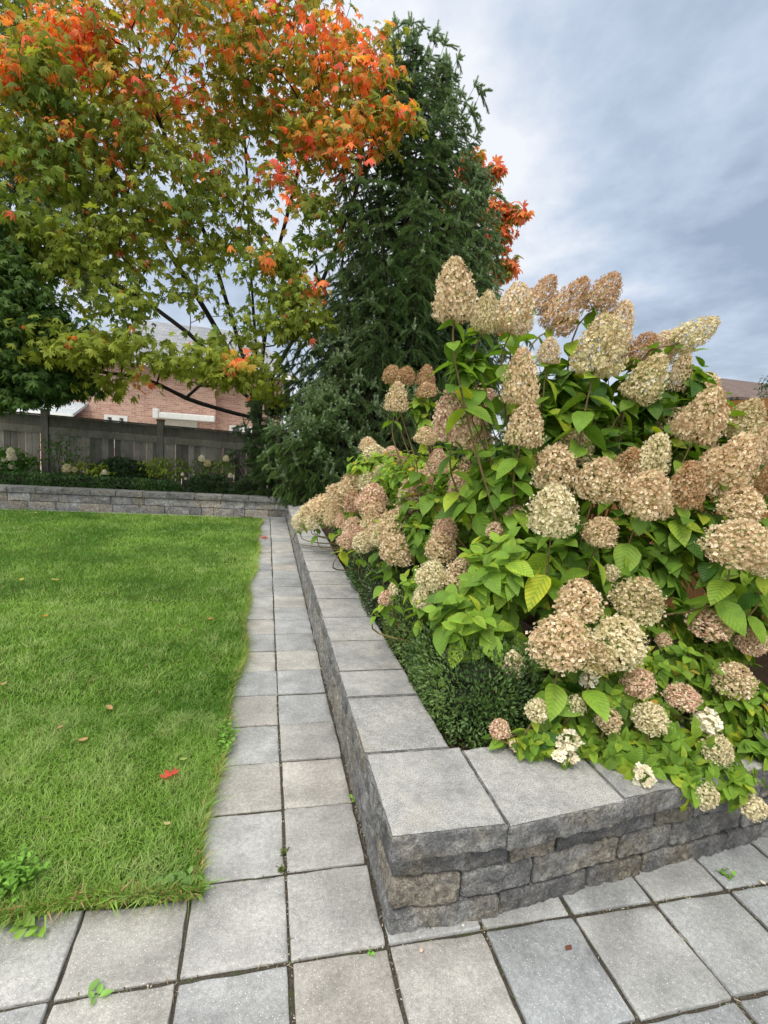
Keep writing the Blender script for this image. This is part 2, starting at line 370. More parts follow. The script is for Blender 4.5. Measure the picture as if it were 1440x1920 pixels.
M['brick'] = m_brick()
def m_roof(name, c1, c2):
    s = NB(name); sx = s.n('ShaderNodeSeparateXYZ'); s.L.new(s.coord(), sx.inputs[0])
    cb = s.n('ShaderNodeCombineXYZ', {0: sx.outputs[0], 1: s.math('MULTIPLY', sx.outputs[1], 1.)})
    b = s.n('ShaderNodeTexBrick', {'Scale': 1., 'Mortar Size': .006, 'Brick Width': .33, 'Row Height': .14, 'Color1': c1, 'Color2': c2, 'Mortar': tuple(v*.5 for v in c1)})
    s.L.new(cb.outputs[0], b.inputs['Vector'])
    return s.done(s.mix(1., b.outputs['Color'], s.ramp(s.noise(20, 4, .7), [(.3, .8), (.7, 1.2)]), 'MULTIPLY'), .9)
M['roof'] = m_roof('grey shingles', (.20, .21, .23), (.30, .31, .33)); M['roofl'] = m_roof('pale shingles', (.42, .46, .50), (.52, .55, .58)); M['roofb'] = m_roof('brown shingles', (.11, .08, .07), (.16, .12, .105))
def m_simple(name, c, rough=.5, spec=.4):
    s = NB(name); return s.done(s.mix(1., c, s.ramp(s.noise(8, 4, .6), [(.3, .9), (.7, 1.05)]), 'MULTIPLY'), rough, None, spec)
M['white'] = m_simple('white vinyl', (.78, .79, .78)); M['glass'] = m_simple('dark window glass', (.02, .025, .03), .08, .6); M['cream'] = m_simple('cream trim', (.55, .52, .46), .7)
def m_flower():
    """Col: r,g = random per floret, b = height in head; object colour = body tint, alpha = browning"""
    s = NB('hydrangea petals'); oi = s.n('ShaderNodeObjectInfo'); sp = s.n('ShaderNodeSeparateColor'); s.L.new(s.attr().outputs['Color'], sp.inputs[0])
    base = oi.outputs['Color']; 
    c = s.mix(s.math('MULTIPLY', s.ramp(sp.outputs[0], [(.25, 0.), (.75, 1.)]), .85), s.mix(1., base, (.8, .8, .75), 'MULTIPLY'), (.97, .87, .67))
    vec = s.n('ShaderNodeVectorMath', operation='ADD'); s.L.new(s.objc(), vec.inputs[0]); s.L.new(oi.outputs['Random'], vec.inputs[1])
    pn = s.noise(2.6, 3, .6, vec=vec.outputs[0])
    br = s.math('ADD', s.math('MULTIPLY', sp.outputs[2], .28), s.math('MULTIPLY', pn, .9))
    br = s.math('ADD', br, s.math('MULTIPLY', sp.outputs[1], .22))
    br = s.math('ADD', br, oi.outputs['Alpha'])
    bf = s.ramp(br, [(1.05, 0.), (1.45, 1.)] if False else [(.0, 0.), (1., 1.)])
    bf = s.n('ShaderNodeMapRange', {'Value': br, 'From Min': 1.15, 'From Max': 1.65, 'To Min': 0., 'To Max': .85}).outputs[0]
    c = s.mix(bf, c, (.40, .21, .10))
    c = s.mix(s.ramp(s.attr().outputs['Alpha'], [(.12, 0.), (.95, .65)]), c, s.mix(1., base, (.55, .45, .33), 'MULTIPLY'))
    c = s.mix(s.ramp(sp.outputs[1], [(.82, 0.), (.95, .55)]), c, (.46, .50, .20))
    s.L.new(c, s.b.inputs['Base Color'])
    return s.leafy(c, .30, .7, .1, (1.1, 1.05, .9))
M['petal'] = m_flower()

# ------------------------------------------------------------------ leaf templates (length 1 along +Y, normal +Z)
def oval_leaf(w=.30, fold=.10, droop=.22, rows=(0, .12, .32, .55, .78, 1.), pw=.75):
    V = []; 
    for t in rows:
        h = w*math.sin(math.pi*min(1, t)**pw)**.85 if 0 < t < 1 else 0
        for k in (-1, 0, 1): V.append([k*h, t, abs(k)*fold*h/w*.8-droop*t*t])
    V = np.array(V); q = []
    for i in range(len(rows)-1):
        for k in (0, 1): a = i*3+k; q.append([a, a+1, a+4, a+3])
    return V, [np.array(q)]
OL = oval_leaf(); OLW = oval_leaf(.34, .06, .30); OLN = oval_leaf(.2, .08, .15, (0, .3, .65, 1.))
def maple_leaf():
    pts = [(0, 0)]
    half = [(12, .16), (-28, .52), (-8, .36), (8, .62), (22, .74), (30, .42), (40, .66), (52, .86), (60, .56), (66, .44), (74, .66), (82, .80)]
    out = [(0., .12)]
    R_ = []
    ring = []
    for a, r in half: ring.append((r*math.cos(math.radians(a)), .30+r*.82*math.sin(math.radians(a))))
    tip = (0, 1.12)
    V = [(0, .30, .06)]+[(x, y, -.30*(x*x+(y-.3)**2)) for x, y in ring]+[(0, 1.12, -.26)]+[(-x, y, -.30*(x*x+(y-.3)**2)) for x, y in ring[::-1]]+[(0, .16, 0)]
    V = np.array(V); n = len(V)-1; f_ = np.array([[0, i, i % n+1] for i in range(1, n+1)])
    return V, [f_]
ML = maple_leaf()
def rnd(n, a=0., b=1.): return rng.uniform(a, b, n)
def unit(n):
    v = rng.normal(size=(n, 3)); return v/np.linalg.norm(v, axis=1, keepdims=True)
def leaf_frames(D, N):
    """frames with y along D and z near N"""
    D = D/(np.linalg.norm(D, axis=1, keepdims=True)+1e-9); X_ = np.cross(D, N); X_ /= np.linalg.norm(X_, axis=1, keepdims=True)+1e-9
    return np.stack([X_, D, np.cross(X_, D)], 2)
def lerp(a, b, t): return np.asarray(a)*(1-t)+np.asarray(b)*t
#PART2
# ------------------------------------------------------------------ ground, paving
def sheet(name, b, z, mat, kind='structure', nx=2, ny=2, amp=0, sc_=1., seed=0):
    X_, Y_ = np.meshgrid(np.linspace(b[0], b[1], nx), np.linspace(b[2], b[3], ny), indexing='ij')
    P = np.stack([X_.ravel(), Y_.ravel(), np.full(X_.size, z)], 1)
    if amp: P[:, 2] += amp*2*fbm(P*sc_, seed, 4)
    i = np.arange(nx*ny).reshape(nx, ny); q = np.stack([i[:-1, :-1], i[1:, :-1], i[1:, 1:], i[:-1, 1:]], -1).reshape(-1, 4)
    o = link(name, mesh_np(name, P, [q], mat, smooth=True)); tag(o, kind=kind); return o
sheet('ground', (-400, 400, -60, 600), -.12, M['lawn'])
sheet('joint_bedding', (-6.5, 3.7, -1.5, 10.32), -.009, M['joint'], nx=60, ny=80, amp=.003, sc_=9.)
tones = np.array([[.36, .363, .36], [.325, .338, .347], [.38, .378, .366], [.305, .318, .328], [.37, .36, .34], [.345, .352, .352]])
XJ = [-.52-.333*k for k in range(14, 0, -1)]+[-.52, -.19, .137, .447, .78, 1.12, 1.46, 1.79, 2.12, 2.45, 2.78, 3.11, 3.44, 3.77]
parts = []; sd_i = 0
def slab(x0, x1, y0, y1, g=.0055, beige=0.):
    global sd_i; sd_i += 1
    j = rng.normal(0, .0016, 4); dz = rng.normal(0, .0018)
    V, Fq, n_ = superbox((x0+g+j[0], x1-g+j[1], y0+g+j[2], y1-g+j[3], -.05+dz, dz),   .03, .006, (.0015, .0015, .0015, .0015, 0, .0006), 22., sd_i % 7, wav=.0060, off=(0, 0, sd_i*1.7))
    V[:, 2] = np.maximum(V[:, 2], -.05)
    c = (x0+x1)/2, (y0+y1)/2; a = rng.normal(0, .012); th = a; d = V[:, :2]-c
    V[:, 0] = c[0]+d[:, 0]-d[:, 1]*th*.4; V[:, 1] = c[1]+d[:, 1]+d[:, 0]*th*.4
    t = tones[rng.integers(len(tones))]; t = lerp(t, tones.mean(0), .45 if x0 > .5 else .1); t = lerp(t, [.42, .385, .33], beige*.6+(max(0, rng.normal(-.3, .2)) if x0 < .5 else 0))*rng.uniform(.93, 1.07)*(np.array([.90, .93, .955]) if x0 > .5 else 1.)
    return (V, Fq, t)
for i in range(len(XJ)-1):                       # patio rows
    x0, x1 = XJ[i], XJ[i+1]
    for y0, y1 in ((-.30, .04), (.04, .385), (.385, .72), (.72, 1.048), (1.048, 1.385)):
        parts.append(slab(x0, x1, y0, y1, .0074, .5 if (abs(x0-.137) < .01 and y1 == 1.385) else .12 if x0 < .2 else 0))
    if x1 < .15: parts.append(slab(x0, x1, 1.385, 1.712))
    elif x0 > .43: parts.append(slab(x0, x1, 1.385, 1.485+max(0, x0-.85)*.15, .008))
V, Fq, C = join(parts); tag(link('patio', mesh_np('patio', V, Fq, M['paver'], C, smooth=True)), kind='structure')
parts = [slab(.137, .447, 1.385, 1.715, .0062)]
yy = [1.715]
while yy[-1] < 10.2: yy.append(yy[-1]+.339)
for k in range(len(yy)-1):
    for x0, x1 in ((-.19, .137), (.137, .447)):
        dx = .018*np.clip((yy[k]-4)/6, 0, 1)*3
        bg = .55 if k in (1,) and x0 > 0 else .45 if (k in (2, 9, 13) and x0 > 0) or k in (1,) else 0
        parts.append(slab(x0, x1, yy[k], yy[k+1], .0055, bg))
V, Fq, C = join(parts); V[:, 0] += .02*np.clip((V[:, 1]-3)/6, 0, 1); tag(link('path', mesh_np('path', V, Fq, M['paver'], C, smooth=True)), kind='structure')
parts = [slab(-6.5+.34*k, -6.5+.34*(k+1), 9.93, 10.22) for k in range(18)]
V, Fq, C = join(parts); tag(link('side_path', mesh_np('side_path', V, Fq, M['paver'], C, smooth=True)), kind='structure')

# ------------------------------------------------------------------ retaining walls
def stone_cols(V, n_, tone, tan, cast=True, x0=None):
    g = np.clip((n_[:, 2]-.8)*5, 0, 1)*(1. if cast else 0); return np.stack([np.full(len(V), tone), g, np.full(len(V), tan)], 1)
def shear(V): V = V.copy(); V[:, 1] += .12*np.maximum(0, V[:, 0]-.85); return V
fw_ = thing('retaining_wall', (.46, 1.43, 0), 'low grey split-stone garden wall with its square corner beside the paved path', 'garden wall')
def cap(b, amp, tone, tan, seed, sh=True, res=.016, wav=.004, r=.0075):
    V, Fq, n_ = superbox(b, res, r, amp, 26., seed, wav=wav, off=(seed*.37, 0, 0)); C = stone_cols(V, n_, tone, tan)
    if sh: V = shear(V)
    return V, Fq, C
k = 0
R_, S_ = .015, .0010
caps = [((.428, .8235, 1.378, 1.812, .302, .392), (R_, S_, R_, S_, S_, .0008), 1.05, .25), ((.8265, 1.315, 1.372, 1.800, .300, .388), (S_, S_, R_, S_, S_, .0008), 1.02, .4),
        ((1.318, 1.764, 1.384, 1.80, .298, .386), (S_, S_, R_, R_, S_, .0008), .98, .5), ((1.768, 2.2, 1.38, 1.79, .300, .386), (S_, S_, R_, R_, S_, .0008), 1., .1), ((2.21, 2.66, 1.38, 1.79, .300, .388), (S_, S_, R_, R_, S_, .0008), 1., .3), ((2.67, 3.12, 1.38, 1.79, .300, .388), (S_, S_, R_, R_, S_, .0008), 1., .3), ((3.13, 3.58, 1.38, 1.79, .300, .388), (S_, S_, R_, R_, S_, .0008), 1., .3)]
ys = [1.818, 2.262, 2.54, 2.955, 3.38, 3.80, 4.20, 4.62, 5.04, 5.46, 5.88, 6.30, 6.72, 7.14, 7.56, 7.98, 8.40, 8.82, 9.24, 9.66, 10.02]
for i in range(len(ys)-1):
    dx = .0+rng.normal(0, .003)
    caps.append(((.425+dx+.004*max(0, ys[i]-4), .785+dx+.006*max(0, ys[i]-4), ys[i]+.0015, ys[i+1]-.0015, .300, .389+rng.normal(0, .0012)), (R_ if i < 8 else .006, S_, S_, S_, S_, .0008), rng.uniform(.94, 1.08), rng.uniform(0, .5)))
for b, a, t, tn in caps:
    k += 1; V, Fq, C = cap(b, a, t, tn, k, True, .012 if k < 6 or 8 <= k < 12 else .03)
    link('cap_stone', mesh_np('cap_stone', rel(V, fw_), Fq, M['stone'], C, smooth=True), fw_)
def px2x(px, py, y=1.44): return float(onY(px, py, y)[0])
rows_ = [(.196, .297, [735, 960, 1055, 1262, 1345, 1500], 1570, .1), (.082, .193, [735, 867, 1008, 1187, 1300, 1460], 1620, .2), (-.05, .079, [735, 938, 1120, 1235, 1420], 1680, .1)]
parts = []
for ri, (z0, z1, pxs, py, _) in enumerate(rows_):
    xs = [.452]+[px2x(p_, py-(p_-735)*.16) for p_ in pxs[1:]]
    while xs[-1] < 3.5: xs.append(xs[-1]+rng.choice([.2, .31, .42]))
    for i in range(len(xs)-1):
        k += 1; tn = {(0, 1): 1.3, (1, 0): .9, (1, 2): .75, (0, 0): .3, (0, 3): 1.}.get((ri, i), rng.uniform(0, .5)); tone = {(0, 0): .8, (0, 2): .75, (1, 1): 1.15, (1, 2): 1.2, (1, 3): .85}.get((ri, i), rng.uniform(.75, 1.1))
        V, Fq, n_ = superbox((xs[i]+.0045, xs[i+1]-.0045, 1.424+rng.uniform(-.008, .008), 1.62, z0+.003, z1-.003), .010, .012, (.014 if i == 0 else .002, .002, .012, .001, .002, .002), 24., k, wav=.0035, off=(k*.71, 0, 0), res3=(.009, .05, .008))
        parts.append((shear(V), Fq, stone_cols(V, n_, tone, tn, False)))
for ri, (z0, z1) in enumerate(((.196, .297), (.082, .193), (-.05, .079))):   # path side
    y = 1.62+(.0, .12, .05)[ri]
    parts_y = [1.622]
    while parts_y[-1] < 10.1: parts_y.append(parts_y[-1]+rng.choice([.2, .31, .42]))
    for i in range(len(parts_y)-1):
        k += 1; rs = .014 if parts_y[i] < 4 else .05; xx = .02*np.clip((parts_y[i]-4)/6, 0, 1)
        V, Fq, n_ = superbox((.456+xx, .62, parts_y[i]+.001, parts_y[i+1]-.001, z0+.0008, z1-.0008), rs, .009, (.012, .001, .001, .001, .001, .001), 24., k, wav=.004, off=(k*.71, 0, 0), res3=(.05, rs, rs))
        parts.append((V, Fq, stone_cols(V, n_, rng.uniform(.9, 1.25), rng.uniform(0, .7), False)))
V, Fq, C = join(parts); link('block_face', mesh_np('block_face', rel(V, fw_), Fq, M['stone'], C, smooth=True), fw_)

bw = thing('retaining_wall', (-3, 10.3, 0), 'long low stone wall along the far side of the lawn in front of the board fence', 'garden wall')
x = -7.2; 
while x < 1.2:
    k += 1; L_ = rng.choice([.42, .46, .5]); V, Fq, C = cap((x+.004, x+L_-.004, 10.25, 10.6, .29, .385+rng.normal(0, .002)), (.003, .003, .008, .002, .001, .001), rng.uniform(.72, .88), rng.uniform(0, .6), k, False, .035, .004)
    link('cap_stone', mesh_np('cap_stone', rel(V, bw), Fq, M['stone'], C, smooth=True), bw); x += L_
parts = []
for z0, z1 in ((.135, .287), (-.06, .132)):
    x = -7.2-rng.uniform(0, .3)
    while x < 1.2:
        k += 1; L_ = rng.choice([.22, .36, .45, .5]); V, Fq, n_ = superbox((x+.003, x+L_-.003, 10.29, 10.5, z0+.002, z1-.002), .03, .01, (.003, .003, .016, .002, .003, .003), 20., k, wav=.007, off=(k*.71, 0, 0), res3=(.03, .1, .025))
        parts.append((V, Fq, stone_cols(V, n_, rng.uniform(.7, 1.35), rng.uniform(0, .9), False))); x += L_
V, Fq, C = join(parts); link('block_face', mesh_np('block_face', rel(V, bw), Fq, M['stone'], C, smooth=True), bw)
sheet('planting_bed', (.70, 3.7, 1.6, 12.), .30, M['soil'], nx=90, ny=220, amp=.02, sc_=9.)
sheet('back_planting_bed', (-7.2, 1.5, 10.45, 12.1), .31, M['soil'], nx=120, ny=40, amp=.02, sc_=6.)

# ------------------------------------------------------------------ lawn
def edge_x(y): return -.140+.022*np.clip(y-2, 0, 6)*.9+.02*np.sin(y*2.1)+.018*np.sin(y*5.3+1)
def edge_y(x): return 1.655-.03*np.clip(-.5-x, 0, 3)+.012*np.sin(x*9)
nx, ny = 120, 160
gx = np.concatenate([np.linspace(-7.5, -1.5, 50), np.linspace(-1.45, 0, 70)]); gy = np.linspace(0, 1, ny)
X_, T_ = np.meshgrid(gx, gy**1.6, indexing='ij'); Y_ = edge_y(X_)+(9.93-edge_y(X_))*T_
X_ = -7.5+(X_+7.5)*(edge_x(Y_)+7.5)/7.5
P = np.stack([X_.ravel(), Y_.ravel(), np.full(X_.size, .008)], 1); P[:, 2] += .012*fbm(P*np.array([2.5, 2.5, 1]), 3, 4)
de = np.minimum(edge_x(P[:, 1])-P[:, 0], P[:, 1]-edge_y(P[:, 0])); P[:, 2] += .012*np.clip(de/.15, 0, 1)
i = np.arange(nx*ny).reshape(nx, ny); q = np.stack([i[:-1, :-1], i[1:, :-1], i[1:, 1:], i[:-1, 1:]], -1).reshape(-1, 4)
tag(link('lawn', mesh_np('lawn', P, [q], M['lawn'], smooth=True)), kind='structure')
def blades(n, ylo, yhi, xlo, h, wd, segs=2, edge=False):
    x = rnd(n, xlo, .0); y = rnd(n, ylo, yhi)
    if edge:
        e = rng.random(n) < .5; x = np.where(e, edge_x(y)-np.abs(rng.normal(0, .02, n))+.005, rnd(n, -2.4, -.1)); y = np.where(e, y, edge_y(x)+np.abs(rng.normal(0, .02, n)))
    ok = (x < edge_x(y)) & (y > edge_y(x)-.004); x, y = x[ok], y[ok]; n = len(x)
    P0 = np.stack([x, y, np.full(n, .012)], 1)
    a = fbm(np.c_[x*1.7, y*1.7, x*0], 11, 3); b = fbm(np.c_[x*9, y*9, x*0], 12, 3); c = fbm(np.c_[x*.7, y*.9, x*0], 13, 2)
    ang = fbm(np.c_[x*7, y*7, x*0], 14, 2)*14+rng.normal(0, 1.9, n)
    dir_ = np.stack([np.cos(ang), np.sin(ang), np.zeros(n)], 1)
    if edge:
        ed = edge_x(y)-x < y-edge_y(x); out = np.where(ed[:, None], [[1., 0, 0]], [[0, -1., 0]]); dir_ = dir_*.7+out*rnd(n, .1, 1.2)[:, None]
    hh = h*rnd(n, .5, 1.25)*(1+.8*b); ln = np.abs(rng.normal(.75, .45, n))*hh
    tw = rnd(n, 0, math.pi); side = np.stack([np.cos(tw), np.sin(tw), np.zeros(n)], 1)*wd
    pts = []
    for t, k in ((0, 1.), (.5, .85)) if segs == 2 else ((0, 1.),):
        c_ = P0+np.array([0, 0, 1.])*(hh*t*(1.15-.15*t))[:, None]+dir_*(ln*t*t)[:, None]; pts += [c_-side*k*.5, c_+side*k*.5]
    pts.append(P0+np.array([0, 0, 1.])*(hh*.93)[:, None]+dir_*ln[:, None])
    kq = len(pts); V = np.stack(pts, 1).reshape(-1, 3); o = (np.arange(n)*kq)[:, None]
    Fs = [o+np.array([0, 1, 3, 2]), o+np.array([2, 3, 4])] if segs == 2 else [o+np.array([0, 1, 2])]
    t = np.clip(.5+a*1.9+c*.8+rng.normal(0, .2, n), 0, 1)[:, None]
    col = lerp([.078, .20, .022], [.27, .44, .080], t)
    yl = np.clip((b-.03)*3.0+(c)*1.2+rng.normal(0, .25, n)-.02, 0, 1)[:, None]*.65; col = lerp(col, [.40, .50, .20], yl)
    if edge: dd = (rng.random(n) < .22)[:, None]; col = np.where(dd, [[.46, .31, .16]], col)
    else: dd = (rng.random(n) < .025)[:, None]; col = np.where(dd, [[.42, .36, .2]], col)
    return V, Fs, np.repeat(col, kq, 0)
G = [blades(115000, 1.6, 3.0, -2.6, .036, .0032), blades(90000, 3.0, 4.8, -4.3, .040, .0048), blades(90000, 4.8, 7.2, -6.2, .040, .0075, 1), blades(80000, 7.2, 9.95, -7.4, .042, .012, 1), blades(9000, 1.6, 5.5, 0, .055, .0034, 2, True), blades(6000, 5.5, 9.9, 0, .05, .008, 2, True)]
V, Fq, C = join(G); tag(link('grass', mesh_np('grass', V, Fq, M['grass'], C)), kind='stuff')
# grit, dry grass and moss caught in the paving joints
n = 9000; jx = np.array(XJ[8:]); P = []
a = rng.random(n); k = rng.integers(0, len(jx), n); yj = np.array([.04, .385, .72, 1.048, 1.385])
px_ = np.where(a < .4, jx[k], rnd(n, -1.9, 3.0)); py_ = np.where(a < .4, rnd(n, 0, 1.385), yj[rng.integers(0, 5, n)])
m3 = a > .72; py_ = np.where(m3, rnd(n, 1.39, 7.), py_); px_ = np.where(m3, np.where(rng.random(n) < .45, .137, .452), px_)
m4 = a > .95; py_ = np.where(m4, np.array(yy)[rng.integers(0, 14, n)], py_); px_ = np.where(m4, rnd(n, -.15, .45), px_)
cl_ = fbm(np.c_[px_*7, py_*7, px_*0], 77, 3); ok = (cl_ > -.02) | (rng.random(n) < .2); px_, py_ = px_[ok], py_[ok]; n = len(px_)
P = np.c_[px_+rng.normal(0, .0045, n), py_+rng.normal(0, .0045, n), rnd(n, -.006, .002)]; lon = rng.random(n) < .3
R_ = frames(np.array([0, 0, 1.])+rng.normal(0, .5, (n, 3)), roll=rnd(n, 0, 6.3)); T = np.array([[-.5, -.3, 0], [.5, -.35, .05], [.4, .3, .1], [-.4, .35, 0]])
S = np.where(lon[:, None], np.c_[rnd(n, .010, .028), np.full(n, .0025), np.full(n, .004)], np.c_[rnd(n, .003, .008), rnd(n, .003, .007), rnd(n, .003, .008)])
pal = np.array([[.30, .24, .16], [.16, .13, .09], [.12, .15, .05], [.45, .43, .38], [.08, .065, .05]]); V, Fs, C, _ = stamp(T, [np.array([[0, 1, 2, 3]])], R_, S, P, pal[rng.integers(0, 5, n)])
tag(link('joint_debris', mesh_np('joint_debris', V, Fs, M['plain'], C)), kind='stuff')
#PART3
# ------------------------------------------------------------------ back fence
FY = 11.7
def ftop(x): return 1.612-.0195*x
fe = thing('wooden_fence', (-2.1, FY, 0), 'weathered grey-brown board fence with light gaps between its boards, behind the low stone wall', 'fence')
pxs = [-8.62, -6.46, -4.30, -2.14, .02, 2.18, 4.34, 6.5]
for i, x in enumerate(pxs):
    t = ftop(x)+.085
    V1, F1 = bbox((x-.065, x+.065, FY-.065, FY+.065, -.1, t)); V2, F2 = bbox((x-.08, x+.08, FY-.08, FY+.08, t, t+.03))
    V, Fq, C = join([(V1, F1, [.8]*3), (V2, F2, [.6, .5, .45])])
    link('post', mesh_np('post', rel(V, fe), Fq, M['fence'], C), fe)
for a, b in zip(pxs[:-1], pxs[1:]):
    a2, b2 = a+.066, b-.066
    bp = []; x = a2+.01
    while x < b2-.05:
        g = .002 if rng.random() < .62 else rng.uniform(.006, .016); w_ = rng.uniform(.105, .125)
        V, Fq = box((x, min(x+w_, b2), FY-.012+rng.normal(0, .003), FY+.012, .05, ftop(x)-.34)); bp.append((V, Fq, np.ones(3)*rng.uniform(.55, 1.55)*np.array([1, .99, .97]))); x += w_+g
    V, Fq, C = join(bp); link('board_panel', mesh_np('board_panel', rel(V, fe), Fq, M['fence'], C), fe)
    for z0, z1, y0, y1, nm, c in ((-.02, .012, -.10, .06, 'top_rail', .55), (-.235, -.022, -.030, .03, 'header_board', .62), (-.375, -.237, -.045, .035, 'lower_rail', .95)):
        V, Fq = box((a2, b2, FY+y0, FY+y1, z0, z1)); V[:, 2] += ftop(V[:, 0])
        link(nm, mesh_np(nm, rel(V, fe), Fq, M['fence'], np.tile([[c, c, c*.95]], (8, 1))), fe)
sheet('patio_beyond_fence', (-12, 8, 12.6, 21.8), -.08, M['cream'])

# ------------------------------------------------------------------ houses beyond
def part(nm, par, geo, mat, col=(1, 1, 1)):
    V, Fq = geo; return link(nm, mesh_np(nm, rel(V, par), Fq, mat, np.tile([col], (len(V), 1))), par)
ho = thing('brick_house', (-3.3, 22, 0), 'pink-red brick house with grey shingle roof seen over the board fence, behind the maple', 'house')
V, Fq, _ = join([(*box((-7.14, -1.98, 22, 26.5, -.1, 3.95)), None), (*box((-1.98, .62, 22.5, 26.5, -.1, 3.95)), None)]); part('wall', ho, (V, Fq), M['brick'])
def gable(x0, x1, y0, y1, ze, zr, th=.12, hip=1.8):
    V = np.array([[x0, y0, ze], [x1, y0, ze], [x1, y1, ze], [x0, y1, ze], [x0+hip, (y0+y1)/2, zr], [x1-hip, (y0+y1)/2, zr]]); V = np.vstack([V, V-[0, 0, th]])
    return V, [np.array([[0, 1, 5, 4], [2, 3, 4, 5], [6, 9, 8, 7], [0, 6, 7, 1], [1, 7, 8, 2], [2, 8, 9, 3], [3, 9, 6, 0]]), np.array([[1, 2, 5], [3, 0, 4]])]
part('roof', ho, gable(-7.6, 1.05, 21.5, 30.5, 4.02, 6.35), M['roof'])
part('gutter', ho, bbox((-7.65, 1.1, 21.38, 21.5, 3.86, 4.0), .02), M['white'])
part('corner_trim', ho, bbox((.62, .72, 22.42, 22.52, -.1, 3.86), .01), M['white'])
def window(x0, x1, z0, z1, y, n=2):
    w_ = link('window', mesh_np('window', rel(box((x0, x1, y-.02, y+.02, z0, z1))[0], ho), box((x0, x1, y-.02, y+.02, z0, z1))[1], M['white']), ho)
    dx = (x1-x0)/n
    for i in range(n):
        a, b = x0+i*dx+.14, x0+(i+1)*dx-.14
        link('pane', mesh_np('pane', rel(box((a, b, y-.035, y-.015, z0+.1, z1-.09))[0], ho), box((a, b, 0, 1, 0, 1))[1], M['glass']), w_)
        V1, F1 = box((a+.02, b-.1, y-.045, y-.036, z1-.22, z1-.16))
        link('blind_edge', mesh_np('blind_edge', rel(V1, ho), F1, M['white']), w_) if x0 < -5 else None
wl = onY(195, 777, 21.98); wr = onY(239, 781, 21.98); window(wl[0], wr[0], .7, wl[2], 21.98)
wl = onY(430, 797, 22.48); wr = onY(477, 802, 22.48); window(wl[0], wr[0], .7, wl[2], 22.48)
a, b = onY(299, 777, 21.8), onY(403, 789, 21.8)
aw = part('awning', ho, bbox((a[0], b[0], 21.62, 21.96, a[2]-.15, a[2]+.10), .05), M['white'])
link('end_cap', mesh_np('end_cap', rel(bbox((a[0]-.22, a[0]-.002, 21.58, 21.98, a[2]-.17, a[2]+.22), .05)[0], ho), bbox((a[0]-.22, a[0]-.002, 21.58, 21.98, a[2]-.17, a[2]+.22), .05)[1], M['white']), aw)
d0, d1 = onY(309, 795, 21.95)[0], onY(370, 795, 21.95)[0]
part('patio_door', ho, box((d0, d1, 21.94, 22.02, -.1, a[2]-.16)), M['cream']); part('pane', ho, box((d0+.6, d1-.08, 21.92, 21.938, 0, a[2]-.42)), M['glass'])
ga = thing('garage', (-9.5, 20.5, 0), 'low side building with a pale shingle roof left of the brick house', 'garage')
e0, e1 = onY(45, 768, 20.4), onY(137, 776, 20.4); t0 = onY(137, 742, 23.5)
part('wall', ga, box((-13.5, e1[0]-.1, 20.8, 25, -.1, e1[2]-.1)), M['brick'], (1, 1, 1))
V = np.array([[-14, 20.4, e1[2]], [e1[0], 20.4, e1[2]], [e1[0], 24, t0[2]+.3], [-14, 24, t0[2]+.3]]); V = np.vstack([V, V-[0, 0, .1]])
part('roof', ga, (V, [np.array([[0, 1, 2, 3], [4, 7, 6, 5], [0, 4, 5, 1], [1, 5, 6, 2], [2, 6, 7, 3], [3, 7, 4, 0]])]), M['roofl'])
part('gutter', ga, bbox((-14, e1[0]+.02, 20.28, 20.4, e1[2]-.14, e1[2]-.01), .02), M['white'])
nh = thing('neighbour_house', (24, 20, 0), 'brown-roofed house just showing over the cedar side fence at the right', 'house')
part('wall', nh, box((20.9, 31, 19.6, 27, -.1, 4.7)), M['brick'])
part('roof', nh, gable(20.3, 31.6, 19, 27.6, 4.75, 6.3, hip=2.6), M['roofb'])
for px in (1390, 1420):
    c = onY(px, 740, 20.6); part('skylight', nh, box((c[0]-.3, c[0]+.3, 20.55, 20.9, c[2]+.0, c[2]+.07)), M['white'])
# cedar side fence, parallel to the path
SX = 3.6
sf = thing('cedar_fence', (SX, 4, 0), 'orange-brown cedar side fence with a cap beam behind the large hydrangea', 'fence')
for i in range(5):
    y0 = -.6+i*1.5
    V, Fq = bbox((SX-.05, SX+.05, y0-.05, y0+.05, 0, 2.03)); part('post', sf, (V, Fq), M['cedar'], (.8, .8, .8))
    if i == 4: break
    bp = []; y = y0+.06
    while y < y0+1.43:
        w_ = .132; V, Fq = box((SX-.012+rng.normal(0, .002), SX+.012, y, y+w_, .1, 2.02)); bp.append((V, Fq, np.ones(3)*rng.uniform(.7, 1.2))); y += w_+.004
    V, Fq, C = join(bp); link('board_panel', mesh_np('board_panel', rel(V, sf), Fq, M['cedar'], C), sf)
    V, Fq = box((SX-.07, SX+.07, y0-.05, y0+1.448, 2.032, 2.12)); part('cap_beam', sf, (V, Fq), M['cedar'], (1.25, 1.2, 1.1))
# wire mesh in front of the cedar fence
wp = []
for z in np.arange(.42, 1.25, .09): wp.append((*tube([[SX-.12, 1.4, z], [SX-.12, 3.5, z]], .0022, 4), [.06, .05, .045]))
for y in np.arange(1.4, 3.55, .1): wp.append((*tube([[SX-.12, y, .3], [SX-.12, y, 1.23]], .0022, 4), [.06, .05, .045]))
V, Fq, C = join(wp); tr = link('wire_trellis', mesh_np('wire_trellis', V, Fq, M['plain'], C)); tag(tr, 'dark square wire trellis behind the hydrangea leaves, in front of the cedar fence', 'trellis')
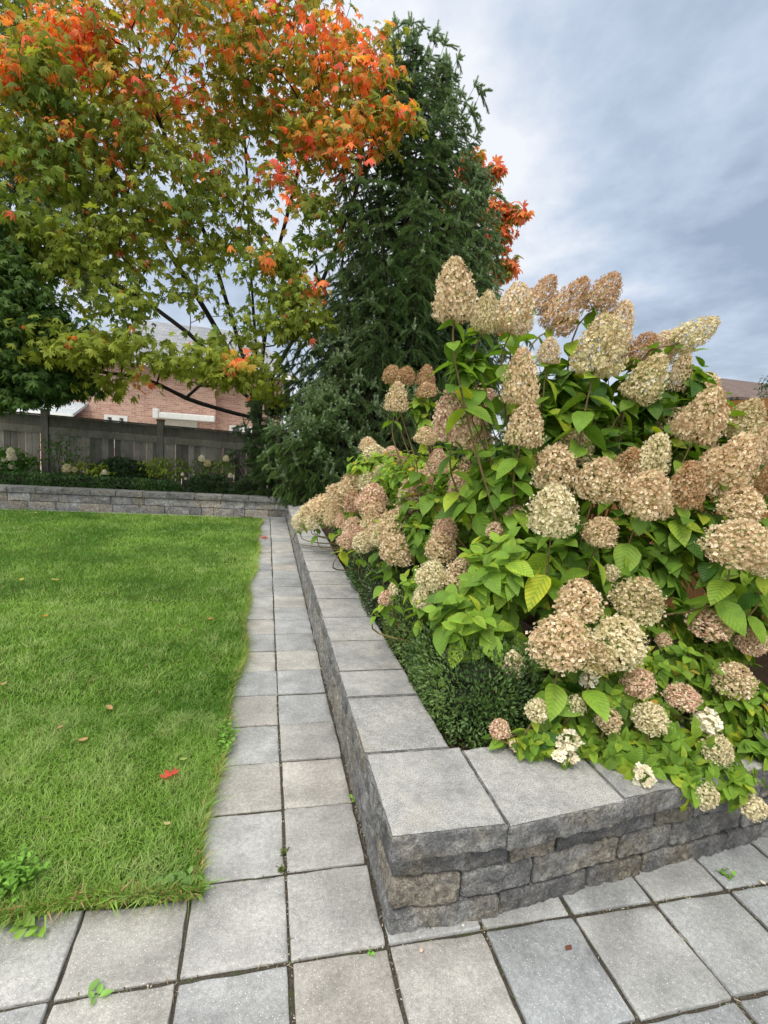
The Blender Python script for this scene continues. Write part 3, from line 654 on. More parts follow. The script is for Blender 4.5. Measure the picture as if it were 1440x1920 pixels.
# ------------------------------------------------------------------ trees
def grow(limbs, clusters, rmin=.006, expo=2.3, jit=.05, seed=0):
    """limbs: list of polylines (first starts at the ground); twigs join every cluster to the limb net. returns tube geometry"""
    nodes = []; par = []
    for L_ in limbs:
        P = smooth_path(L_, 14, .05, seed+len(nodes)); 
        if nodes:
            d = np.linalg.norm(np.array(nodes)-P[0], axis=1); last = int(d.argmin()); P = P[1:]
        else: last = -1
        for p_ in P: nodes.append(p_); par.append(last); last = len(nodes)-1
    N = [np.array(q) for q in nodes]; arr = np.zeros((len(N)+len(clusters)*3+10, 3)); arr[:len(N)] = N; cnt = len(N)
    clusters = np.array(clusters); d0 = np.array([np.linalg.norm(arr[:cnt]-c, axis=1).min() for c in clusters]); tips = []
    dep = [0]*cnt
    for ci in np.argsort(d0):
        c = clusters[ci]; dv = c-arr[:cnt]; dist = np.linalg.norm(dv, axis=1)
        cost = dist*(1+.55*(dv[:, 2] < .15*dist))+.05*np.array(dep)
        j = int(cost.argmin()); p0 = arr[j]; L_ = dist[j]
        last = j; nseg = 3 if L_ > .35 else 2
        for s in range(1, nseg+1):
            t = s/nseg; q = p0*(1-t)+c*t+np.array([0, 0, .10*L_*math.sin(math.pi*t)])+(rng.normal(0, jit*L_, 3) if s < nseg else 0)
            arr[cnt] = q; par.append(last); dep.append(dep[last]+1); last = cnt; cnt += 1
        tips.append(last)
        if cnt > len(arr)-5: break
    A = np.array([0.]*cnt); ch = [[] for _ in range(cnt)]
    for i, p_ in enumerate(par):
        if p_ >= 0: ch[p_].append(i)
    for i in range(cnt-1, -1, -1):
        A[i] = sum(A[c] for c in ch[i]) if ch[i] else rmin**expo
    r = A**(1/expo)
    return arr[:cnt], np.array(par), r, ch
def skeleton_tubes(arr, par, r, ch, rcap, col):
    """split into chains following the thickest child"""
    r = np.minimum(r, rcap) if rcap else r; out = []; starts = [(-1, i) for i, p_ in enumerate(par) if p_ < 0]
    st = list(starts)
    while st:
        p_, i = st.pop(); ch_ = [] if p_ < 0 else [p_]; ch_.append(i)
        while ch[i]:
            k = max(ch[i], key=lambda c: r[c]); st += [(i, c) for c in ch[i] if c != k]; ch_.append(k); i = k
        P = arr[ch_]; R_ = r[ch_].copy()
        if p_ >= 0: R_[0] = R_[1]
        if len(P) > 1: out.append((*tube(P, R_, 10 if R_.max() > .08 else 6 if R_.max() > .025 else 4), col*rng.uniform(.85, 1.15)))
    return out
def leaf_clusters(C_, n, spread, size, tpl, colf, flat=.45, droop=.5, out_c=None):
    """n leaves round each cluster centre; leaves hang outward"""
    k = len(C_)*n; c = np.repeat(C_, n, 0); off = unit(k)*(rng.random((k, 1))**.5)*spread; off[:, 2] *= flat
    P = c+off; D = off*[1, 1, .4]+rng.normal(0, .35*spread, (k, 3)); D[:, 2] -= droop*spread*rnd(k, .2, 1.5)
    D /= np.linalg.norm(D, axis=1, keepdims=True)+1e-9
    Nn = np.array([0, 0, 1.])+rng.normal(0, .45, (k, 3))
    if out_c is not None: o = (P-out_c); Nn += .5*o/np.linalg.norm(o, axis=1, keepdims=True)
    R_ = leaf_frames(D, Nn); col = colf(P, np.repeat(np.arange(len(C_)), n))
    sz = size*rnd(k, .6, 1.25); V, Fs, Cc, T = stamp(tpl[0], tpl[1], R_, np.stack([sz*rnd(k, .75, 1.05), sz, sz*rnd(k, .2, 3.)], 1), P, col)
    return V, Fs, Cc
def ellip(n, c, r, shell=.5):
    v = unit(n)*(rnd(n, shell, 1)**(1/2))[:, None]; return np.array(c)+v*np.array(r)
def PY(x, y, Y): return onY(x, y, Y)
# --- autumn maple ----------------------------------------------------------------
base = np.array([-.17, 12.6, -.1]); fork = np.array([-.2, 12.55, 2.25])
T_ = lambda px, py, Y: PY(px, py, Y)
limbs = [[base, base+[-.02, 0, 1.2], fork],
         [fork, T_(478, 640, 12.5), T_(470, 480, 12.3), T_(462, 300, 12.2), T_(450, 120, 12)],
         [fork, T_(430, 660, 12.2), T_(350, 520, 11.7), T_(250, 380, 11.2), T_(130, 230, 10.8)],
         [fork, T_(452, 650, 12.3), T_(400, 480, 11.8), T_(330, 300, 11.3), T_(260, 120, 11)],
         [fork, T_(497, 640, 12.3), T_(520, 480, 12), T_(560, 320, 11.5), T_(600, 120, 11)],
         [fork, T_(520, 690, 12), T_(590, 560, 11.2), T_(650, 400, 10.4), T_(700, 260, 9.8)],
         [fork, T_(440, 720, 12), T_(370, 640, 11.2), T_(260, 560, 10.5), T_(120, 480, 10)],
         [base+[-.02, 0, 2.05], T_(440, 775, 11.9), T_(360, 750, 11), T_(270, 712, 10.2), T_(150, 690, 9.6)],
         [fork, T_(540, 660, 12.2), T_(600, 640, 11.6), T_(650, 640, 11.2)],
         [fork, T_(470, 560, 12.8), T_(420, 400, 13.3), T_(380, 200, 13.6)],
         [fork, T_(500, 560, 12.8), T_(540, 380, 13.2), T_(560, 200, 13.4)]]
cl = []
def add(px, py, Y, r, n, shell=.2): cl.append(ellip(n, PY(px, py, Y), r, shell))
add(330, 90, 11.2, (3.0, 1.9, 1.5), 300); add(120, 200, 10.4, (1.7, 1.4, 1.3), 130); add(560, 120, 10.8, (1.6, 1.5, 1.4), 130)
add(250, 330, 10.6, (2.0, 1.3, .9), 130); add(90, 380, 10.2, (1.5, 1.2, 1.0), 80); add(640, 180, 10.2, (.8, .9, 1.2), 60)
add(660, 270, 9.6, (.65, .6, .5), 30); add(740, 215, 9.1, (.28, .25, .32), 12, 0); add(690, 130, 9.6, (.4, .6, .9), 26)
add(560, 300, 10.8, (.7, .8, .8), 30); add(420, 300, 11, (1.1, .9, .8), 50); add(600, 420, 10.4, (.6, .6, .7), 26)
add(320, 450, 10.6, (1.1, 1, .5), 40); add(180, 470, 10.2, (1.0, 1, .55), 45); add(50, 500, 10, (.8, .9, .6), 24)
add(200, 560, 10, (1.2, .8, .3), 34); add(390, 560, 10.8, (.8, .7, .4), 20); add(430, 430, 11.2, (.7, .8, .5), 16)
add(560, 575, 9.9, (.42, .4, .62), 46); add(540, 490, 10, (.30, .3, .22), 14); add(480, 530, 10.6, (.4, .4, .5), 10)
add(110, 625, 9.7, (.95, .6, .20), 40); add(250, 645, 9.7, (.9, .6, .2), 30); add(330, 676, 9.8, (.7, .5, .2), 26); add(170, 665, 9.5, (1.1, .6, .2), 40)
add(440, 690, 9.9, (.66, .5, .30), 46); add(400, 625, 10.2, (.6, .5, .28), 16); add(500, 620, 10, (.5, .5, .25), 14); add(520, 730, 11, (.4, .5, .3), 12)
add(590, 262, 9.9, (.28, .3, .22), 9, 0); add(528, 318, 10, (.22, .3, .16), 7, 0); add(547, 390, 10, (.2, .3, .18), 7, 0); add(500, 488, 9.8, (.16, .2, .10), 6, 0); add(30, 150, 9.8, (.5, .4, .5), 18, 0); add(150, 70, 10, (.6, .4, .4), 20, 0)
add(300, 722, 10, (.6, .4, .12), 8); add(200, 715, 10, (.4, .4, .15), 8)
cl = np.concatenate(cl)
# keep open windows in the crown
gp = (cl-CAM); gk = gp@fw; gx_, gy_ = 720+F*(gp@RT)/gk, 960-F*(gp@UP)/gk
def keep(cx, cy, rx, ry, p): 
    global cl, gx_, gy_
    m_ = (((gx_-cx)/rx)**2+((gy_-cy)/ry)**2 > 1) | (rng.random(len(cl)) < p); cl, gx_, gy_ = cl[m_], gx_[m_], gy_[m_]
keep(470, 300, 60, 60, .35); keep(440, 560, 45, 70, .3); keep(120, 560, 90, 35, .25); keep(30, 260, 30, 60, .4); keep(520, 370, 60, 50, .5); keep(700, 20, 22, 60, 0); keep(690, 350, 40, 80, .0)
keep(320, 720, 110, 22, .35); keep(280, 655, 100, 28, .45); keep(350, 600, 70, 40, .5); keep(190, 540, 60, 40, .55)
reds = np.array([PY(*q) for q in [(60, 90, 10), (25, 155, 10), (160, 30, 10.2), (150, 95, 10), (110, 60, 10), (40, 110, 10), (230, 160, 10), (130, 245, 9.8), (330, 130, 10), (250, 20, 10.5), (300, 30, 10.5), (360, 40, 10.5), (440, 20, 10.5), (500, 30, 10), (620, 60, 9.8), (650, 20, 10), (660, 90, 9.5), (690, 110, 9.5), (690, 160, 9.5), (590, 260, 9.8), (610, 130, 9.8), (660, 240, 9.4), (690, 295, 9.3), (750, 190, 9.), (720, 250, 9.), (640, 290, 9.5), (530, 315, 10), (545, 390, 10), (500, 488, 9.8), (595, 530, 9.7), (445, 672, 9.6), (270, 715, 10), (215, 285, 9.8), (350, 110, 9.8), (340, 175, 9.8), (600, 170, 9.8), (570, 60, 10), (400, 90, 10.4)]])
redr = np.where(np.isin(np.arange(len(reds)), [28, 29, 30, 31, 32, 27, 26, 19]), .08, 0.)
def maple_col(P, ci):
    n = len(P); nz = fbm(P*.9, 31, 3); d = (np.linalg.norm((P[:, None, :]-reds[None])*[1, .28, 1], axis=2)+redr).min(1)
    red = np.clip((.40-d)/.28+nz*1.2, 0, 1); red = np.where(rng.random(n) < .015+.20*np.clip((P[:, 2]-5)/4, 0, 1), 1., red)
    hi = np.clip((P[:, 2]-4.8)/3.2+nz*1.8, 0, 1)*.5
    g = lerp([.12, .20, .035], [.33, .38, .06], np.clip(.45+nz*1.3+rng.normal(0, .25, n), 0, 1)[:, None])
    low = np.clip((3.3-P[:, 2])/1., 0, 1)[:, None]; g = lerp(g, [.36, .40, .045], low*.75)
    front = np.clip(1-np.linalg.norm((P-PY(560, 580, 9.9)), axis=1)/.9, 0, 1)[:, None]; g = lerp(g, [.32, .38, .07], front*.8)
    g = lerp(g, [.46, .36, .05], (hi*np.clip(rng.normal(.7, .4, n), 0, 1))[:, None])
    r = lerp([.90, .31, .08], [.88, .17, .13], np.clip(.45+nz*2+rng.normal(0, .3, n), 0, 1)[:, None]); r = lerp(r, [.62, .36, .05], (rng.random(n) < .15)[:, None]*.8)
    k = np.clip((red-rng.random(n)*1.0)*2.8+.25*(red > .05), 0, 1)[:, None]; mid_ = np.array([.66, .46, .09]); c = np.where(k < .5, lerp(g, mid_, k*2), lerp(mid_, r, k*2-1)); return c*rng.uniform(.8, 1.25, (n, 1))
mp_ = thing('maple_tree', base, 'maple turning orange and red at its crown, trunk rising behind the board fence', 'tree')
A_, par_, r_, ch_ = grow(limbs, cl, .0048, 2.15)
V, Fq, C = join(skeleton_tubes(A_, par_, r_, ch_, .215, np.array([.05, .043, .038])))
link('trunk', mesh_np('trunk', rel(V, mp_), Fq, M['bark'], C, smooth=True), mp_)
V, Fq, C = leaf_clusters(cl, 11, .40, .150, ML, maple_col, .5, .6, out_c=PY(400, 300, 12))
link('crown', mesh_np('crown', rel(V, mp_), Fq, M['mleaf'], C), mp_)
# --- generic broadleaf tree ------------------------------------------------------
def tree(name, label, base, limbs, cl, n, spread, size, tpl, colf, mat, rmin=.008, cap_=.2, group=None, barkc=(.06, .052, .045), expo=2.2, **kw):
    t = thing(name, base, label, 'tree', group); A_, p_, r_, ch_ = grow(limbs, cl, rmin, expo)
    V, Fq, C = join(skeleton_tubes(A_, p_, r_, ch_, cap_, np.array(barkc))); link('trunk', mesh_np('trunk', rel(V, t), Fq, M['bark'], C, smooth=True), t)
    V, Fq, C = leaf_clusters(cl, n, spread, size, tpl, colf, **kw); link('crown', mesh_np('crown', rel(V, t), Fq, mat, C), t); return t
def gcol(a, b, seed=5, v=.2):
    return lambda P, ci: lerp(a, b, np.clip(.5+fbm(P*1.3, seed, 3)*1.5+rng.normal(0, v, len(P)), 0, 1)[:, None])
# second red maple behind the spruce
b2 = np.array([4.4, 14.2, -.1]); cc = np.concatenate([ellip(n, PY(x, y, 13.4), r, 0) for x, y, r, n in [(880, 305, (.3, .3, .22), 14), (918, 335, (.25, .3, .4), 12), (925, 395, (.35, .3, .3), 18), (958, 400, (.25, .3, .3), 16), (935, 445, (.3, .3, .3), 14), (948, 500, (.25, .3, .3), 14), (930, 610, (.2, .3, .25), 10), (850, 400, (.4, .5, 1.2), 14), (900, 520, (.4, .4, .6), 10)]])
def red2(P, ci):
    n = len(P); r = lerp([.80, .30, .08], [.74, .18, .15], rng.random((n, 1))); g = np.tile([[.25, .25, .05]], (n, 1)); return np.where(rng.random((n, 1)) < .55, r, g)
tree('maple_tree', 'second red-leaved maple mostly hidden behind the dark spruce, right side', b2, [[b2, b2+[0, 0, 3], PY(860, 420, 14)], [b2+[0, 0, 2.8], PY(900, 470, 13.8)], [b2+[0, 0, 2.5], PY(880, 560, 13.8)]], cc, 9, .22, .22, ML, red2, M['mleaf'], droop=.5)
# dark green maple at left
b3 = np.array([-7.2, 11.6, -.1]); cc = np.concatenate([ellip(n, PY(x, y, Y), r, .2) for x, y, Y, r, n in [(-40, 600, 9.8, (1.5, 1, 1.1), 90), (20, 560, 9.8, (.7, .8, .7), 50), (40, 640, 9.8, (.8, .8, .6), 60), (60, 710, 9.8, (.8, .7, .35), 60), (0, 740, 9.6, (.6, .5, .25), 30), (130, 715, 10, (.5, .5, .25), 20), (-60, 480, 10, (1.2, 1, .8), 40), (10, 480, 10, (.5, .6, .4), 16), (-10, 400, 10.5, (.5, .6, .6), 20)]])
tree('green_maple_tree', 'dark green broadleaf tree overhanging the fence at the left edge', b3, [[b3, b3+[.1, 0, 2], b3+[.4, -.3, 3.2], PY(-60, 420, 10.6)], [b3+[.2, 0, 2.1], PY(30, 650, 10.2)], [b3+[.2, 0, 2.3], PY(40, 560, 10)], [b3+[.1, 0, 1.9], PY(60, 720, 10)]], cc, 22, .29, .125, ML, gcol([.045, .105, .026], [.115, .20, .05]), M['mleaf'])
# tall tree behind, top-left
b4 = np.array([-9.5, 17.5, -.1]); cc = np.concatenate([ellip(n, PY(x, y, Y), r, .1) for x, y, Y, r, n in [(0, 60, 16, (2.4, 1.5, 2.0), 60), (-40, 250, 16, (2.2, 1.5, 1.6), 80), (40, 430, 16, (2.2, 1.5, 1.2), 70), (130, 500, 15, (1.3, 1, .9), 36), (-100, 0, 16, (2, 1.5, 2), 60), (90, 120, 16, (1.2, 1, 1.2), 40), (70, 330, 16, (1.4, 1, 1), 40)]])
tree('tall_tree', 'tall thin-leaved grey-green tree far behind the left side of the maple', b4, [[b4, b4+[.2, 0, 5], b4+[.6, 0, 9], b4+[.8, 0, 13]], [b4+[.1, 0, 4], PY(60, 420, 16.5), PY(140, 470, 15.5)], [b4+[.2, 0, 6], PY(60, 250, 16.5)], [b4+[.4, 0, 8], PY(60, 100, 16.5)]], cc, 16, .45, .19, (ML[0]*[.8, 1, 1], ML[1]), gcol([.07, .11, .04], [.16, .21, .075]), M['mleaf'], cap_=.22)
b5 = np.array([18.2, 15.5, -.1]); cc = ellip(60, PY(1475, 735, 15), (.75, .8, .75), .1)
tree('small_tree', 'small grey-green tree at the right edge above the brown roof', b5, [[b5, b5+[0, 0, 2], PY(1475, 735, 15)]], cc, 18, .3, .13, OLN, gcol([.05, .085, .04], [.10, .15, .07]), M['leaf'], cap_=.1)

# --- spruces ---------------------------------------------------------------------
def shoot_template(nn=44, L_=1., rad=.23, seed=0):
    g = np.random.default_rng(seed); V = []; Ft = []
    for i in range(nn):
        t = (i+.5)/nn; a = i*2.4; base_ = np.array([0, t*.96, 0]); tip = base_+np.array([math.cos(a)*rad, .20, math.sin(a)*rad])*(1-.25*t)*g.uniform(.8, 1.15)
        s = np.array([-math.sin(a), 0, math.cos(a)])*.045
        V += [base_-s, base_+s, tip]; Ft.append([3*i, 3*i+1, 3*i+2])
    c0 = len(V); V += [[-.015, 0, 0], [.015, 0, 0], [.01, 1, 0], [-.01, 1, 0]]
    return np.array(V), [np.array(Ft), np.array([[c0, c0+1, c0+2, c0+3]])]
ST = shoot_template()
def spruce(name, label, base, H, rad_f, z0=.3, dz=.26, per=7, sl_=.16, colA=(.065, .12, .048), colB=(.22, .31, .115), tipc=(.38, .47, .31), tops=1, lean=(0, 0), sector=None, dens=1., hang=1.25, seed=1, group=None):
    t = thing(name, base, label, 'tree', group); base = np.array(base, float); S0 = []; tb = []
    axis = lambda z: base+np.array([lean[0]*z/H, lean[1]*z/H, z])
    tb.append((*tube([axis(z) for z in np.linspace(0, H, 14)], np.linspace(.02+.014*H, .012, 14), 8), [.055, .042, .035]))
    z = z0; P_, D_, L_, K_ = [], [], [], []
    def sh(p, d, l, k): P_.append(p); D_.append(d); L_.append(l); K_.append(k)
    while z < H-.05:
        fr = z/H; R0 = rad_f(fr)
        for b in range(max(4, int(per*(1-.35*fr)))):
            a = rng.uniform(0, 2*math.pi)
            if sector is not None and math.cos(a-sector[0]) < sector[1]: 
                if rng.random() < .8: continue
            R1 = R0*rng.uniform(.62, 1.12); zz = z+rng.uniform(-.12, .12); o = axis(zz); h = np.array([math.cos(a), math.sin(a), 0])
            up = .35+.9*fr
            n = max(3, int(R1/.14)); q = []
            for i in range(n+1):
                s = i/n; q.append(o+h*R1*s+np.array([0, 0, R1*(up*.55*s-(.55-.25*fr)*math.sin(s*math.pi*.9)*.55+.38*s**3)]))
            q = np.array(q)+rng.normal(0, .015, (n+1, 3)); tb.append((*tube(q, np.linspace(.006+.013*R1, .004, n+1), 4), [.06, .045, .035]))
            lat_ = np.array([-h[1], h[0], 0])
            for i in range(1, n+1):
                s = i/n
                if s < .25: continue
                for sg in (-1, 1):
                    for rep in range(1 if rng.random() < dens*.5 else 2 if dens > .8 else 1):
                        bl = R1*rng.uniform(.16, .34)*(1.25-s*.6)+.08
                        d = lat_*sg*rng.uniform(.6, 1.)+h*rng.uniform(.3, .9)-np.array([0, 0, hang*rng.uniform(.1, 1.1)*(1-fr*.6)])*(1.1-s*.7); d /= np.linalg.norm(d)
                        p = q[i]+rng.normal(0, .02, 3); m_ = max(1, int(bl/.11))
                        for j in range(m_):
                            dd = d-np.array([0, 0, .22*hang*j]); dd /= np.linalg.norm(dd); sh(p, dd, sl_*rng.uniform(.8, 1.2), s*.6+.4*(j+1)/m_)
                            if rng.random() < .75: e = dd+lat_*rng.normal(0, .6)+h*rng.normal(.1, .5)-np.array([0, 0, .5*hang]); e /= np.linalg.norm(e); sh(p+dd*.04, e, sl_*rng.uniform(.6, .95), s*.5+.3)
                            p = p+dd*.11
            d = q[-1]-q[-2]; d = d/np.linalg.norm(d)+np.array([0, 0, .7]); d /= np.linalg.norm(d)
            sh(q[-1], d, sl_*1.15, 1.); 
            for _ in range(4): e = d+unit(1)[0]*.7; sh(q[-1]-d*.03, e/np.linalg.norm(e), sl_*.8, 1.)
        z += dz*(1-.35*fr)
    for i in range(5): e = np.array([0, 0, 1.])+unit(1)[0]*(.0 if i == 0 else .55); sh(axis(H-.05-.06*i), e/np.linalg.norm(e), sl_*1.4, 1.)
    P_, D_, L_, K_ = map(np.array, (P_, D_, L_, K_)); n = len(P_)
    R_ = leaf_frames(D_, unit(n)+[0, 0, .3]); tt = np.clip(.45+fbm(P_*1.1, seed, 3)*1.4+rng.normal(0, .18, n), 0, 1)[:, None]
    col = lerp(colA, colB, tt); tp = np.clip((K_-.86)/.1, 0, 1)[:, None]*np.clip(D_[:, 2:]+.7, 0, 1); col = lerp(col, tipc, tp*.75)
    V, Fs, C, _ = stamp(ST[0], ST[1], R_, np.stack([L_*1.0, L_, L_*1.0], 1), P_, col)
    link('foliage', mesh_np('foliage', rel(V, t), Fs, M['needle'], C), t)
    V, Fq, C = join(tb); link('trunk', mesh_np('trunk', rel(V, t), Fq, M['bark'], C, smooth=True), t); return n
ns = []
mid = lambda fr: np.interp(fr, [0, .15, .4, .6, .8, .93, 1], [1.7, 2.15, 2.05, 1.6, 1.12, .62, .12])
ns.append(spruce('spruce_tree', 'tallest dark green spruce with a narrow spire, between the orange maple and the sky', (2.62, 10.9, 0), 9.42, mid, z0=1.0, dz=.25, per=9, seed=3))
ns.append(spruce('spruce_tree', 'slimmer spruce leader rising just right of the tallest spire', (3.35, 11.0, 0), 9.2, lambda fr: np.interp(fr, [0, .4, .75, .93, 1], [1.4, 1.3, .75, .35, .08]), z0=2.5, dz=.27, per=7, seed=4))
ns.append(spruce('spruce_tree', 'shorter dark spruce whose top stands right of the two tall spires, against the sky', (4.2, 11.2, 0), 7.5, lambda fr: np.interp(fr, [0, .3, .6, .85, 1], [1.6, 1.45, 1.0, .5, .08]), z0=.8, dz=.27, per=8, seed=5))
ns.append(spruce('spruce_tree', 'low spruce with hanging grey-green shoots over the far end of the path', (.98, 9.45, .25), 2.15, lambda fr: np.interp(fr, [0, .3, .7, 1], [.85, .9, .5, .08]), z0=.25, dz=.15, per=10, sl_=.15, hang=2.1, colA=(.05, .10, .032), colB=(.17, .27, .07), tipc=(.32, .42, .25), seed=6))
ns.append(spruce('spruce_tree', 'feathery dark spruce growing beside the fence, left of the weeping spruce', (.25, 11.15, .3), 1.95, lambda fr: np.interp(fr, [0, .4, .8, 1], [.85, .9, .5, .08]), z0=.1, dz=.19, per=8, sl_=.16, hang=1.1, colA=(.045, .09, .03), colB=(.12, .20, .06), tipc=(.2, .28, .15), seed=7))
ns.append(spruce('spruce_tree', 'mid-height blue-green spruce between the path end and the tallest spire', (1.75, 10.5, .3), 4.6, lambda fr: np.interp(fr, [0, .25, .6, .85, 1], [1.0, 1.3, .95, .5, .08]), z0=.3, dz=.24, per=8, seed=8))
ns.append(spruce('spruce_tree', 'young spruce filling the gap between the hanging low spruce and the mid-height one', (1.45, 10.0, .3), 3.3, lambda fr: np.interp(fr, [0, .3, .7, 1], [.9, 1.0, .6, .08]), z0=.2, dz=.2, per=9, sl_=.15, hang=1.8, seed=12))
# ------------------------------------------------------------------ clipped shrubs
def clipped(name, label, c, r, n, size, colA, colB, mat='box', pw=2.6, lump=.10, group=None, seed=0, cat='shrub', tpl=OLN, zmin=.3):
    c = np.array(c, float); r = np.array(r, float); t = thing(name, (c[0], c[1], zmin), label, cat, group)
    v = unit(int(n*1.3)); s = (np.abs(v)**pw).sum(1)**(-1/pw); P = v*s[:, None]; nl = fbm(P*np.array(r)*6+c, seed, 3)
    P = P*(1+lump*2*nl[:, None])*(1-rng.random((len(P), 1))**2*.22); W = c+P*r; ok = W[:, 2] > zmin-.01; W, v = W[ok][:n], v[ok][:n]; m_ = len(W)
    nr = v/r; nr /= np.linalg.norm(nr, axis=1, keepdims=True)
    D = nr*.8+unit(m_)*.7+[0, 0, .45]; R_ = leaf_frames(D, nr+unit(m_)*.6+[0, 0, .4])
    tt = np.clip(.45+fbm(W*4, seed+3, 3)*1.8+rng.normal(0, .22, m_), 0, 1)[:, None]
    V, Fs, C, T = stamp(tpl[0], tpl[1], R_, size*rnd(m_, .7, 1.25), W, lerp(colA, colB, tt))
    link('foliage', mesh_np('foliage', rel(V, t), Fs, M[mat], C, luv=T), t)
    tw = []
    for i in range(26):
        a = rng.uniform(0, 2*math.pi); e = c+r*np.array([math.cos(a)*.8, math.sin(a)*.8, rng.uniform(-.3, .75)]); b = np.array([c[0]+rng.normal(0, r[0]*.3), c[1]+rng.normal(0, r[1]*.35), zmin-.02])
        tw.append((*tube(smooth_path([b, (b+e)/2+rng.normal(0, .03, 3), e], 6), np.linspace(.008, .003, 6), 4), [.09, .07, .05]))
    # added dark solid core, blocks light through the leaves; joined into the stems mesh
    iv, jv = np.meshgrid(np.linspace(0, 2*math.pi, 25)[:-1], np.linspace(-1.45, 1.45, 12), indexing='ij'); d = np.stack([np.cos(iv)*np.cos(jv), np.sin(iv)*np.cos(jv), np.sin(jv)], -1).reshape(-1, 3)
    d = d*((np.abs(d)**pw).sum(1)**(-1/pw))[:, None]*(.74+.5*fbm(d*3+c, seed, 3)[:, None]); Vc = c+d*r; Vc[:, 2] = np.maximum(Vc[:, 2], zmin-.02)
    i = np.arange(24)[:, None]*12; i2 = ((np.arange(24)+1) % 24)[:, None]*12; j = np.arange(11)[None]; q = np.stack([i+j, i2+j, i2+j+1, i+j+1], -1).reshape(-1, 4)
    tw.append((Vc, [q], [.016, .020, .010]))
    V, Fq, C = join(tw); link('stems', mesh_np('stems', rel(V, t), Fq, M['twig'], C), t); return t
dk, lt = (.035, .085, .020), (.155, .25, .065); yd, yl = (.07, .10, .025), (.22, .25, .08)
gb = 'boxwood shrubs in a row behind the wall cap'
for lab, c, r, n, s, a, b in [
    ('dark glossy boxwood nearest the wall corner, its near end open and twiggy', (1.04, 2.25, .50), (.27, .35, .25), 15000, .021, dk, lt),
    ('second boxwood from the wall corner, browner and yellow-tinged on its path side', (1.0, 2.85, .50), (.23, .34, .23), 12000, .020, yd, lt),
    ('third boxwood from the wall corner, mixed dark and bronze leaves', (1.00, 3.5, .53), (.25, .38, .30), 12000, .023, (.03, .055, .018), (.11, .16, .055)),
    ('fourth boxwood from the wall corner, plain dark green', (1.02, 4.25, .54), (.26, .42, .31), 9000, .028, dk, lt),
    ('fifth boxwood from the wall corner, pale olive, under the pink hydrangea heads', (1.08, 5.1, .52), (.25, .45, .27), 6000, .032, (.04, .07, .02), (.12, .17, .05)),
    ('farthest boxwood of the row, olive, just behind the narrowing wall cap', (1.12, 6.0, .50), (.24, .45, .25), 4000, .038, dk, (.09, .14, .045))]:
    clipped('boxwood', lab, c, (r[0], r[1]+.06, r[2]), n, s, a, b, pw=3.2, group=gb, seed=int(c[1]*10))
clipped('clipped_hedge', 'long low dark clipped hedge on top of the far stone wall bed', (-4.5, 10.85, .40), (2.9, .22, .17), 16000, .05, (.025, .07, .02), (.09, .18, .045), pw=5, lump=.06, seed=51, cat='hedge')
clipped('clipped_hedge', 'short dark clipped hedge block under the white-flowered shrub by the fence', (-1.08, 10.85, .46), (.36, .22, .25), 5000, .045, (.02, .05, .015), (.06, .11, .03), pw=4, lump=.08, seed=52, cat='hedge')
clipped('clipped_hedge', 'smallest clipped hedge clump next to the feathery spruce', (-.42, 10.85, .42), (.22, .2, .18), 2500, .045, (.02, .05, .015), (.07, .12, .03), pw=3.5, lump=.08, seed=53, cat='hedge')
clipped('evergreen_shrub', 'dark spreading evergreen shrub against the fence boards, left of centre', (-2.75, 11.2, .62), (.55, .25, .30), 3500, .075, (.015, .04, .015), (.045, .09, .03), pw=2, lump=.3, seed=54)
clipped('broad_evergreen', 'tall dark green evergreen backing the hydrangeas along the cedar fence', (3.0, 6.6, .85), (.55, 1.6, .75), 14000, .07, (.015, .04, .012), (.06, .12, .03), mat='leaf', pw=2.4, lump=.25, seed=55, tpl=OL)

